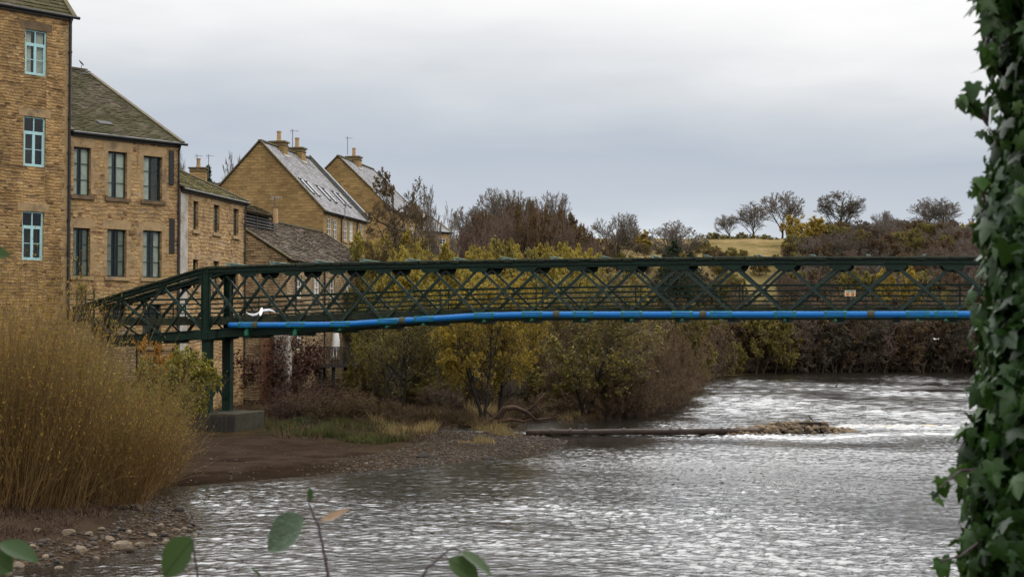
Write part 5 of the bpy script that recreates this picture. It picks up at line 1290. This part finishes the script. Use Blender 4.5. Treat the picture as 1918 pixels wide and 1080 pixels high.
# ---- willow clump on the near left bank
def willow(seed, n, H, spread=.8, lm='willow_leaf'):
    r = RS(seed); st = Geo(); lf = Geo()
    base = np.stack([r.normal(0, spread, n), r.normal(0, spread * .8, n), np.full(n, -.1)], 1)
    th = np.abs(r.normal(0, .40, n)) * np.where(r.uniform(0, 1, n) < .07, 1.7, 1); az = np.arctan2(base[:, 1], base[:, 0]) + r.normal(0, .9, n)
    d = np.stack([np.sin(th) * np.cos(az) + .27, np.sin(th) * np.sin(az), np.cos(th)], 1)
    L = H * np.where(r.uniform(0, 1, n) < .06, 1.2, r.uniform(.45, 1.0, n)) * (1 - .25 * th)
    P = polylines(r, base, d, L, 8, .075, .02); R = (r.uniform(.008, .02, n))[:, None] * (1 - .8 * np.linspace(0, 1, 9))[None]
    V, Q = tubes(P, R, 3); st.add(V, Q, np.repeat(r.uniform(0, 1, n), 8 * 3))
    p, dd, t, pi = kids(r, P, L, 8, .25, 1, 24, 9); Lc = L[pi] * .26 * r.uniform(.5, 1.2, len(t))
    B = polylines(r, p, dd, Lc, 3, .06, .05); V, Q = tubes(B, np.broadcast_to(np.array([.006, .005, .004, .002]), (len(t), 4)), 3); st.add(V, Q, np.repeat(r.uniform(0, 1, len(t)), 9))
    sel = r.uniform(0, 1, len(t)) < .9
    p2, d2, t2, pi2 = kids(r, B[sel], Lc[sel], 4, .1, 1, 35, 14)
    hz_ = p2[:, 2] / H; keep = r.uniform(0, 1, len(p2)) < np.clip((hz_ - .12) * 1.25, .03, 1); p2 = p2[keep]
    V, Q = leafquads(r, p2, .055, .38); lf.add(V, Q, r.uniform(0, 1, len(Q)))
    A = np.concatenate(st.V); Ht = float(np.percentile(A[:, 2], 99.3)); Rt = float(np.percentile(np.hypot(A[:, 0] - A[:, 0].mean(), A[:, 1]), 88))
    return dict(H=Ht, R=Rt, trunk=(st.mesh('stems'), M_['willow_stem']), leaves=(lf.mesh('leaves', False), M_[lm]))
WL = [willow(81, 400, 5.6), willow(82, 400, 5.6), willow(83, 400, 5.6, 1.0, 'leaf_lime')]
for i, (px, by, ty, wp, v, lab) in enumerate(((15, 955, 530, 190, 0, 'orange brown willow clump at the left edge'), (80, 945, 548, 190, 1, 'tall willow clump, second from the left edge, yellow tipped'), (150, 925, 640, 160, 2, 'green tipped willow clump in front of the bridge landing'), (235, 935, 705, 150, 0, 'smaller willow clump on the right end of the near bank'), (-90, 960, 522, 200, 1, 'willow clump half cut by the left edge'), (-190, 955, 525, 210, 0, 'willow clump mostly beyond the left edge'), (45, 900, 545, 200, 1, 'willow clump in the back row nearest the mill'), (120, 885, 602, 160, 2, 'back row willow clump nearest the bridge'), (275, 905, 752, 130, 1, 'low willow clump leaning towards the sand beach'), (205, 890, 690, 140, 2, 'back row willow clump with green tips beside the leafy bush'), (280, 880, 700, 130, 2, 'thin green willow clump between the bigger clumps and the bridge pier'))):
    p = on_z(px, by, .45); d = p.y
    place(WL[v], 'willow_bush', px, d, lab, rot=(i * .37) % .9 - .45, topy=ty, basey=by, wpx=wp, cat='bush', parts=('stems', 'crown'))
# ---- grass, litter, gravel, stones
def scatter_pts(r, n, fn):
    out = []
    while sum(len(o) for o in out) < n:
        px = r.uniform(-60, 1400, 4000); d = r.uniform(30, 100, 4000); x = (px - 959) / F * d
        k = fn(px, d, x, signed_dist(x, d), r); out.append(np.stack([x[k], d[k]], 1))
    return np.concatenate(out)[:n]
def blades(name, mat, P, h, label=None, seed=1, w_=.02, lean=.35):
    r = RS(seed); n = len(P); z = height(P[:, 0], P[:, 1]); B = np.stack([P[:, 0], P[:, 1], z - .02], 1)
    d = np.stack([r.normal(0, lean, n), r.normal(0, lean, n), np.ones(n)], 1); L = h * r.uniform(.5, 1.3, n) * np.clip(.75 + .8 * vnoise(P[:, 0], P[:, 1], 2.2, seed), .25, 1.9)
    Pl = polylines(r, B, d, L, 3, .15, -.06); R = w_ * np.array([1, .8, .5, .1])[None] * np.ones((n, 1))
    a = r.uniform(0, 6.28, n); S_ = np.stack([np.cos(a), np.sin(a), np.zeros(n)], 1)
    V = np.stack([Pl - S_[:, None] * R[..., None], Pl + S_[:, None] * R[..., None]], 2).reshape(-1, 3)
    i = np.arange(n)[:, None] * 8 + np.arange(3)[None] * 2
    Q = np.stack([i, i + 1, i + 3, i + 2], -1).reshape(-1, 4)
    o = link_mesh(name, np_mesh(name, V, Q, rnd=np.repeat(r.uniform(0, 1, n), 3)), mat)
    return tag(o, label, name.replace('_', ' ') if label else None, kind='stuff')
r = RS(5)
P = scatter_pts(r, 8500, lambda px, d, x, s, r: (px > 500) & (px < 780) & (s > 6.0 + 2.2 * vnoise(x, d, 1.1, 47)) & (d > 66.5 + 1.8 * vnoise(x, d, .9, 46)) & (d < 78) & (vnoise(x, d, .8, 44) + r.normal(0, .45, len(x)) > .35) & (px < 700 + r.normal(0, 60, len(x))))
blades('bank_grass', MAT['grass'], P, .42, 'green grass on the bank right of the pier', 2)
P = scatter_pts(r, 5000, lambda px, d, x, s, r: (px > 700) & (px < 1160) & (s > 1.2) & (d > 66) & (d < 90) & (vnoise(x, d, .8, 45) > .25))
blades('dry_grass', MAT['dry_grass'], P, .5, 'dry straw coloured grass along the gravel under the yellow trees', 3)
P = scatter_pts(r, 20000, lambda px, d, x, s, r: (px > 380) & (px < 1300) & (s > .8) & (d > 67 + 1.5 * vnoise(x, d, .9, 48)) & (d < 100) & ((px > 500) | (d > 74)) & ((s > 5 + 1.5 * vnoise(x, d, 1.3, 49)) | (px > 1050)))
blades('bank_litter', MAT['litter'], P, .5, 'brown bramble and leaf litter covering the bank under the trees', 4, .018, .9)
P = scatter_pts(r, 9000, lambda px, d, x, s, r: (px < 330) & (d < 46) & (s > 2.2))
blades('willow_litter', MAT['litter'], P, .25, 'brown twig litter on the near bank below the willows', 6, .012, 1.4)
def rock_mesh(seed, sub=2):
    bm = bmesh.new(); bmesh.ops.create_icosphere(bm, subdivisions=sub, radius=1); rg = random.Random(seed)
    pl = [(Vector((rg.gauss(0, 1), rg.gauss(0, 1), rg.gauss(0, 1))).normalized(), rg.uniform(.55, .9)) for _ in range(9)]
    for v in bm.verts:
        c = v.co.copy()
        for n_, h_ in pl:
            e_ = c.dot(n_) - h_
            if e_ > 0: c -= n_ * e_ * .9
        v.co = c * rg.uniform(.96, 1.04)
    me = bpy.data.meshes.new('river_stone'); bm.to_mesh(me); bm.free(); return me
RK = [rock_mesh(s) for s in range(5)]
for m in RK: m.materials.append(MAT['stone'])
def stones(name, P, Z, size, label, seed, flat=.55, kind='stuff', sub=1, mat='pebble'):
    r = RS(seed); src = [rock_mesh(s + 50, sub) for s in range(4)]; Vs, Ts, n = [], [], 0
    base = []
    for m in src:
        v = np.zeros(len(m.vertices) * 3, np.float32); m.vertices.foreach_get('co', v); f = np.zeros(len(m.polygons) * 3, np.int32); m.polygons.foreach_get('vertices', f); base.append((v.reshape(-1, 3), f.reshape(-1, 3)))
    for k in range(4):
        idx = np.arange(k, len(P), 4); v, f = base[k]; m = len(idx)
        s = size * np.exp(r.normal(0, .45, m)); sc_ = np.stack([s * r.uniform(.8, 1.4, m), s * r.uniform(.7, 1.1, m), s * flat * r.uniform(.7, 1.2, m)], 1)
        a = r.uniform(0, 6.28, m); ca, sa = np.cos(a)[:, None], np.sin(a)[:, None]
        q = v[None] * sc_[:, None]; x = q[..., 0] * ca - q[..., 1] * sa; y = q[..., 0] * sa + q[..., 1] * ca
        V = np.stack([x + P[idx, 0][:, None], y + P[idx, 1][:, None], q[..., 2] + (Z[idx] + sc_[:, 2] * .3)[:, None]], -1)
        Vs.append(V.reshape(-1, 3)); Ts.append((f[None] + (np.arange(m) * len(v))[:, None, None] + n).reshape(-1, 3)); n += m * len(v)
    o = link_mesh(name, np_mesh(name, np.concatenate(Vs), None, np.concatenate(Ts)), MAT[mat])
    return tag(o, label, 'stones', kind=kind)
def pebblemat():
    m, nt, b = new_mat('pebble'); isl = nd(nt, 'ShaderNodeNewGeometry').outputs['Random Per Island']
    c = ramp(nt, isl, [(0, (.018, .015, .012)), (.3, (.040, .028, .019)), (.55, (.06, .039, .023)), (.8, (.03, .025, .022)), (.95, (.12, .09, .06)), (1, (.09, .037, .02))])
    c = mix(nt, .6, c, ramp(nt, noise(nt, coords(nt), 14, 4), [(.25, (.5, .5, .5)), (.75, (1.5, 1.5, 1.5))]), 'MULTIPLY')
    setp(nt, b, Base_Color=c, Roughness=.8, Specular_IOR_Level=.3); return m
MAT['pebble'] = pebblemat()
P = scatter_pts(r, 9000, lambda px, d, x, s, r: (px > 560) & (px < 1075) & (s > -.25) & (s < 8.0) & (d > 50) & (d < 76) & (r.uniform(0, 1, len(x)) < np.clip((px - 600) / 250, .05, 1)) & (s < 3 + (px - 600) / 60))
stones('beach_gravel', P, height(P[:, 0], P[:, 1]), .038, 'brown gravel and cobbles along the beach edge', 7)
P = scatter_pts(r, 420, lambda px, d, x, s, r: (px > 300) & (px < 700) & (s > .3) & (s < 18) & (d > 46) & (d < 70))
stones('beach_pebbles', P, height(P[:, 0], P[:, 1]), .03, 'few pale pebbles on the brown sand', 8)
P = scatter_pts(r, 1500, lambda px, d, x, s, r: (px < 385) & (d < 46) & (s > -.35) & (s < 2.0))
stones('shore_gravel', P, height(P[:, 0], P[:, 1]), .045, 'small stones along the near left shore', 9)
# the larger stones one by one
BS = [(30, 1052, 22), (85, 1040, 16), (128, 1010, 20), (150, 1030, 26), (165, 1008, 14), (205, 1012, 18), (230, 1020, 30), (190, 1000, 12), (262, 1014, 16), (285, 1000, 14), (310, 1008, 18), (330, 990, 14), (60, 1030, 14), (110, 1052, 14), (15, 1062, 16), (345, 985, 10), (240, 1000, 14), (70, 1010, 12), (180, 1036, 12), (300, 985, 12), (365, 992, 9), (40, 1040, 12)]
for i, (px, py, w_) in enumerate(BS):
    p = on_z(px, py, .12); o = bpy.data.objects.new('river_stone', RK[i % 5]); COL.objects.link(o); s = w_ * .72 / F * p.y
    g = gz(p.x, p.y); o.location = (p.x, p.y, max(g, -.05) + s * .22); o.scale = (s, s * .8, s * .55); o.rotation_euler = (0, 0, i * 1.7)
    tag(o, 'tan or grey river stone on the near left shore below the willows', 'stone', 'larger stones on the near left shore')
# ---- rubble island with slab, old river pipe, driftwood
c = on_z(1500, 812, 0); Pm = []
for k in range(1700):
    u = r.uniform(-2.75, 1.9); v_ = r.normal(0, .5)
    Pm.append((c.x + u * 1.45 + (.0 if u > 0 else 0), c.y + .35 + .30 * min(u, 0) + v_ * 1.0, max(-.1, .56 * math.exp(-(u * 1.0) ** 2 * (.19 if u < 0 else .5)) * math.exp(-v_ ** 2 * 1.2) - .06)))
Pm = np.array(Pm); stones('rubble_island', Pm[:, :2], Pm[:, 2], .10, 'rubble island heaped in midstream at the end of the old pipe', 12, .7, mat='rubble_stone')
p = at(1511, 793, c.y + .5); mb = MB(); mb.box((p.x, p.y, p.z), (.66, .5, .11), (1, .06)); tag(mb.build('concrete_slab', MAT['bark_dark'], bevel=.03), 'dark flat concrete slab on top of the rubble island', 'slab')
mb = MB(); op = empty('old_pipe', on_z(1200, 812), 'rusty brown pipe lying across the shallow river', 'pipe')
q0, q1 = on_z(985, 813, .05), on_z(1422, 810, .12); q0.z = .14; q1.z = .20
mb.tube([q0.lerp(q1, k / 20) + Vector((0, .03 * math.sin(k * 1.3), .012 * math.sin(k * .9))) for k in range(21)], .155, 14); mb.build('pipe_run', MAT['rust'], op, smooth=True)
for f in (.11, .19, .255, .42, .62, .66, .84, .87):
    a = q0.lerp(q1, f); d_ = (q1 - q0).normalized(); mb = MB(); mb.tube([a - d_ * .07, a + d_ * .07], .215, 14); mb.build('flange', MAT['rust'], op)
def deadwood(name, seed, px, py, d, H, lean, label, n=(7, 5, 3)):
    T = make_tree(seed, H, MAT['driftwood'], MAT['bark_dark'], None, stems=2, spread=.2, fan=70, t_len=1.0, counts=n, lens=(.4, .4, .5), twig_r=.012, r0=.022, angs=(45, 45, 45), t0=.2, ups=(-.03, .06, .0, 0), wig=.28)
    o = spawn(T, name, at(px, py, d), label, 'driftwood', parts=('branch', 'twigs'))
    for ch in o.children:
        if ch.name.startswith('twigs'): ch['kind'] = 'stuff'
    return o
def driftwood(label, limbs, d0):
    o = empty('driftwood', at(*limbs[0][0][0], d0), label, 'driftwood')
    for pts, r0 in limbs:
        P_ = [at(a, b_, d0 + random.uniform(-.15, .15)) for a, b_ in pts]; fine = []
        for k in range(len(P_) - 1):
            for q in range(3): fine.append(P_[k].lerp(P_[k + 1], q / 3) + Vector((random.uniform(-.03, .03), 0, random.uniform(-.03, .03))))
        fine.append(P_[-1]); n = len(fine)
        mb = MB(); mb.tube(fine, [r0 * (1 - .75 * k / (n - 1)) for k in range(n)], 7); mb.build('branch', MAT['driftwood'], o, smooth=True)
driftwood('fallen dead branch with reddish broken end at the water edge', [([(932, 786), (944, 764), (966, 762), (988, 772), (1004, 786)], .20), ([(985, 771), (1004, 758), (1014, 744), (1020, 736)], .10), ([(1004, 786), (1026, 784), (1048, 776)], .07), ([(930, 790), (955, 786), (985, 788), (1000, 784)], .13), ([(1004, 758), (1012, 770), (1006, 780)], .06)], 76)
driftwood('bare forked dead branch low on the gravel behind the fallen one', [([(905, 797), (925, 782), (936, 770)], .12), ([(925, 782), (912, 768), (905, 758)], .06), ([(918, 792), (940, 794), (962, 798)], .09)], 77)
o = deadwood('driftwood', 93, 1150, 806, 74.5, .9, 0, 'small snag of twigs caught on the rusty river pipe', (6, 5, 4))
RKD = [m.copy() for m in RK]
for m in RKD: m.materials.clear(); m.materials.append(MAT['bark_dark'])
for px, py, w_, lab in ((1745, 732, 3.2, 'long low dark gravel bar in the far river near the ivy'), (1745, 721, 1.2, 'dark boulder breaking the far river surface near the ivy'), (1805, 719, 1.6, 'dark boulder in the far river against the ivy')):
    p = on_z(px, py); o = bpy.data.objects.new('river_rock', RKD[1]); COL.objects.link(o); o.location = (p.x, p.y, 0.02); o.scale = (w_, w_ * .8 if w_ < 3 else 1.5, .28 if w_ > 3 else .35); tag(o, lab, 'rock')
for px, py, s_, lab in ((792, 856, .28, 'black rock on the gravel nearest the water'), (818, 858, .18, 'smaller dark rock beside the black one on the gravel'), (916, 857, .2, 'dark rock at the wet edge of the gravel spit')):
    p = on_z(px, py, .05); o = bpy.data.objects.new('beach_rock', RKD[0]); COL.objects.link(o); o.location = (p.x, p.y, gz(p.x, p.y) + s_ * .2); o.scale = (s_ * 1.2, s_, s_ * .6); tag(o, lab, 'rock')
# utility pole
p = at(1823, 452, 292); up = empty('utility_pole', (p.x, p.y, gz(p.x, p.y)), 'thin utility pole with a crossbar on the skyline by the ivy', 'utility pole')
mb = MB(); zt_ = zat(1823, 410, 292); mb.tube([Vector((p.x, p.y, gz(p.x, p.y))), Vector((p.x, p.y, zt_))], .14, 6); mb.build('pole', MAT['bark_dark'], up)
mb = MB(); mb.beam(Vector((p.x - 1.1, p.y - .15, zt_ - .1)), Vector((p.x + 1.1, p.y - .15, zt_ - .1)), .14, .14, (0, 0, 1)); mb.build('crossbar', MAT['bark_dark'], up)
# ---- birds
def bird(name, loc, head, span, label, mats, flying=True, lift=.3, lifts=None):
    o = empty(name, loc, label, 'bird'); o.rotation_euler = (0, 0, head); LOC[o.name] = Vector((0, 0, 0))
    s = span; mb = MB()
    prof = [(-.30, .012, 0), (-.24, .03, 0), (-.14, .052, 0), (0, .065, 0), (.12, .055, .005), (.18, .036, .012), (.215, .036, .02), (.25, .026, .02), (.27, .012, .014), (.31, .004, .006)]
    if not flying: prof = [(x * .9, r_, z + (x + .1) * .75) for x, r_, z in prof]
    mb.tube([(x * s, 0, z * s) for x, r_, z in prof], [r_ * s for x, r_, z in prof], 10); mb.build('body', MAT[mats[0]], o, smooth=True)
    if flying:
        for sg in (1, -1):
            if lifts: lift = lifts[0 if sg == 1 else 1]
            W_ = MB(); st = [(0, .11, -.08, .02), (.16, .125, -.06, lift * .24), (.30, .10, -.055, lift * .30), (.42, .035, -.065, lift * .16), (.52, -.05, -.10, -lift * .12)]
            pts = []
            for (y, xf, xb, z) in st: pts += [(xf * s, sg * y * s, (z + .012) * s), (xb * s, sg * y * s, (z + .004) * s), (xb * s, sg * y * s, z * s), (xf * s, sg * y * s, (z - .008) * s)]
            fs = []
            for k in range(len(st) - 1):
                for j in range(4): fs.append((k * 4 + j, k * 4 + (j + 1) % 4, k * 4 + 4 + (j + 1) % 4, k * 4 + 4 + j))
            fs += [(0, 1, 2, 3), (16, 19, 18, 17)]
            W_.add(pts, fs); W_.build('wing', MAT[mats[1]], o, smooth=True)
    return o
gl = bird('gull', at(489, 584, 50), 1.6, .98, 'white gull with spread wings flying in front of the pier end of the bridge', ('bird_white', 'bird_grey'), True, .5, (-.42, .16)); gl.rotation_euler = (-.06, -.50, 1.62)
bird('gull', at(1752, 635, 120), .6, .8, 'small white gull flying far off below the bridge near the ivy', ('bird_white', 'bird_grey'), True, .3)
bird('perched_bird', at(152.5, 120, 87.5), 2.6, .85, 'dark bird perched on the warehouse aerial', ('bird_black', 'bird_black'), False)
pb_ = at(1519, 785, c.y + .5); bird('perched_bird', (pb_.x, pb_.y, pb_.z), 2.4, .65, 'dark bird standing on the slab of the rubble island', ('bird_black', 'bird_black'), False)
pw = on_z(1567, 725); bird('duck', (pw.x, pw.y, .1), .3, 1.0, 'dark duck floating on the far river', ('bird_black', 'bird_black'), False)
# ---- ivy clad trunk on the right
ID = 3.6
def ivx(z): return xat(2018 + (z - 5.4) * 10, ID)
zg = gz(1.4, ID); path = [Vector((ivx(z) + .02 * math.sin(z * 3), ID + .02 * math.cos(z * 2.3), z)) for z in np.linspace(zg - .2, 8.2, 16)]
iv = empty('ivy_tree', (path[0].x, path[0].y, zg), 'tree trunk wrapped in dark glossy ivy at the right edge', 'tree')
mb = MB(); mb.tube(path, [.15 - .004 * k for k in range(16)], 14); mb.build('trunk', MAT['bark'], iv, smooth=True)
r = RS(77)
T_ = np.array([(0, 0), (.16, -.16), (.42, -.12), (.36, .10), (.62, .34), (.30, .36), (.24, .58), (0, 1.0), (-.24, .58), (-.30, .36), (-.62, .34), (-.36, .10), (-.42, -.12), (-.16, -.16)])
T3 = np.concatenate([np.stack([T_[:, 0], T_[:, 1] - .1, -np.abs(T_[:, 0]) * .35 - .18 * T_[:, 1] ** 2], 1), [[0, .22, .03]]]); m = len(T_)
tri = np.array([(m, i, (i + 1) % m) for i in range(m)])
def ivy_leaves(C, N_, size, seed):
    r = RS(seed); n = len(C)
    dn = np.stack([r.normal(0, .45, n), r.normal(0, .45, n), -np.ones(n)], 1)
    nn = nrmz(N_ + r.normal(0, .45, (n, 3)) + np.array([0, 0, .15])); yv = nrmz(dn - nn * (dn * nn).sum(1, keepdims=True)); xv = np.cross(yv, nn)
    s = (size * np.clip(np.exp(r.normal(0, .5, n)), .35, 1.9))[:, None, None]
    cup = r.uniform(.3, 1.6, n)[:, None, None]
    V = C[:, None] + s * (T3[None, :, :1] * xv[:, None] + T3[None, :, 1:2] * yv[:, None] + T3[None, :, 2:3] * cup * nn[:, None])
    Tr = (tri[None] + (np.arange(n) * (m + 1))[:, None, None]).reshape(-1, 3)
    return V.reshape(-1, 3), Tr, np.repeat(np.clip(r.normal(.42, .25, n), 0, 1) ** 1.0, m)
n = 17000; z = r.uniform(3.75, 7.6, n); th = r.uniform(0, 6.28, n)
def edge_r(z): return .214 + .016 * np.sin(z * 5.1) + .012 * np.sin(z * 11.3 + 1) + .082 * np.clip((5.10 - z) / .38, 0, 1.1)
rad = edge_r(z) * np.sqrt(r.uniform(.4, 1.0, n)) + np.abs(r.normal(0, .022, n))
xc = np.array([ivx(q) for q in z]); C = np.stack([xc + np.cos(th) * rad, ID + np.sin(th) * rad, z], 1)
Nn = np.stack([np.cos(th), np.sin(th), np.zeros(n)], 1)
V, Tr, R_ = ivy_leaves(C, Nn, .039, 5)
off = np.array(LOC[iv.name])
o = link_mesh('ivy_leaves', np_mesh('ivy_leaves', V - off, None, Tr, rnd=R_), MAT['ivy'], iv)
SPV = []; SPN = []
for (x0, y0, pts) in ((1850, 235, [(1825, 200), (1806, 180), (1797, 185)]), (1850, 225, [(1822, 190), (1812, 170)]), (1835, 880, [(1800, 880), (1768, 905), (1750, 925)]), (1840, 1010, [(1800, 1040), (1762, 1050)]), (1860, 20, [(1852, 10), (1846, 30)]), (1850, 60, [(1848, 75), (1843, 90)]), (1845, 380, [(1838, 330), (1825, 360)]), (1850, 610, [(1828, 600), (1816, 640)])):
    P_ = [at(x0, y0, ID - .05)] + [at(a, b_, ID - .08) for a, b_ in pts]; mb = MB(); mb.tube(P_, [.004, .003, .002, .0015][:len(P_)], 5); mb.build('ivy_stem', MAT['fore_twig'], iv)
    for q in P_[1:]:
        for k in range(2): SPV.append([q.x + random.uniform(-.012, .012), q.y + random.uniform(-.03, .03), q.z + random.uniform(-.015, .01)]); SPN.append([random.uniform(-.5, .3), -1, random.uniform(0, .5)])
V, Tr, R_ = ivy_leaves(np.array(SPV), nrmz(np.array(SPN)), .030, 6); link_mesh('ivy_sprays', np_mesh('ivy_sprays', V - off, None, Tr, rnd=R_), MAT['ivy'], iv)
# ---- foreground saplings with a few leaves
def oval_leaf(mb, base, tip, nrm, wd, serr=True, curl=.12):
    base, tip, nrm = Vector(base), Vector(tip), Vector(nrm).normalized(); ax = tip - base; L = ax.length; ax.normalize(); sd_ = ax.cross(nrm).normalized(); nrm = sd_.cross(ax)
    n = 22; c = []; l = []; rr_ = []
    for k in range(n + 1):
        t = k / n; w_ = wd * (math.sin(math.pi * t ** .85) ** .8) * (1.0 + (.10 if k % 2 else -.02) * serr)
        p = base + ax * (L * t) - nrm * (curl * L * t * t)
        c.append(p); l.append(p - sd_ * w_ + nrm * w_ * .3); rr_.append(p + sd_ * w_ + nrm * w_ * .3)
    pts = l + c + rr_; m_ = n + 1
    f = [(k, k + 1, m_ + k + 1, m_ + k) for k in range(n)] + [(m_ + k, m_ + k + 1, 2 * m_ + k + 1, 2 * m_ + k) for k in range(n)]
    mb.add(pts, f, random.random()); mb.tube([c[k] for k in range(0, n + 1, 3)], .0008, 4)
FD = 2.9
def sprig(label, stem_pts, leaves, d=FD):
    base = at(*stem_pts[0], d); g = gz(base.x, base.y)
    o = empty('sapling', (base.x, base.y, g), label, 'sapling')
    P_ = [Vector((base.x + .03, base.y + .05, g)), Vector((base.x + .02, base.y + .03, (g + base.z) / 2))] + [at(a, b_, d) for a, b_ in stem_pts]
    fine = []
    for k in range(len(P_) - 1):
        for q in range(4): fine.append(P_[k].lerp(P_[k + 1], q / 4) + Vector((random.uniform(-.0015, .0015), 0, 0)))
    fine.append(P_[-1]); mb = MB(); mb.tube(fine, [.0045 - .0030 * k / (len(fine) - 1) for k in range(len(fine))], 6)
    for k in range(6, len(fine) - 1, 2): mb.tube([fine[k] - Vector((0, 0, .003)), fine[k], fine[k] + Vector((0, 0, .003))], [.002, .0042 - .002 * k / len(fine), .002], 6)
    for (b_, t_, *_r) in leaves: mb.tube([fine[min(range(len(fine)), key=lambda k: (fine[k] - at(*b_, d)).length)], at(*b_, d)], .0013, 5)
    mb.build('stem', MAT['fore_twig'], o)
    for (b_, t_, wd, mat, nr, dd, curl) in leaves:
        mb = MB(); oval_leaf(mb, at(*b_, d), at(*t_, d + dd), nr, wd, True, curl); mb.build('leaf', MAT[mat], o, smooth=True)
    return o
sprig('red stemmed sapling with a pale serrated leaf and a withered leaf at the bottom', [(616, 1085), (606, 1030), (597, 985), (580, 945), (578, 925)],
      [((570, 968), (498, 1030), .036, 'fore_pale', (-.3, -1, .5), .03, .05), ((600, 974), (660, 962), .012, 'fore_brown', (0, -.6, 1), -.01, -.2), ((579, 940), (580, 912), .008, 'fore_leaf', (1, -1, 0), 0, 0)])
sprig('sapling holding one broad green leaf near the bottom left', [(372, 1120), (368, 1060), (362, 1012)], [((362, 1008), (300, 1080), .034, 'fore_leaf', (-.3, -1, .3), .02, .1), ((490, 1078), (470, 1062), .003, 'fore_leaf', (0, -1, .3), 0, 0)])
sprig('thin reddish sapling with two dark leaves at the bottom centre', [(780, 1100), (800, 1062), (826, 1040), (848, 1024)], [((862, 1032), (925, 1072), .017, 'fore_leaf', (.5, -.5, 1), -.02, .12), ((840, 1046), (898, 1085), .024, 'fore_leaf', (.2, -.8, .6), 0, .05)])
sprig('sapling with three green leaves in the bottom left corner', [(-30, 1120), (-12, 1060), (-8, 1020)], [((0, 1016), (72, 1046), .022, 'fore_leaf', (.1, -.7, 1), -.02, .1), ((-14, 1040), (22, 1070), .026, 'fore_leaf', (0, -1, .4), 0, .1), ((-18, 470), (18, 478), .012, 'fore_leaf', (0, -1, .2), 0, .1)])
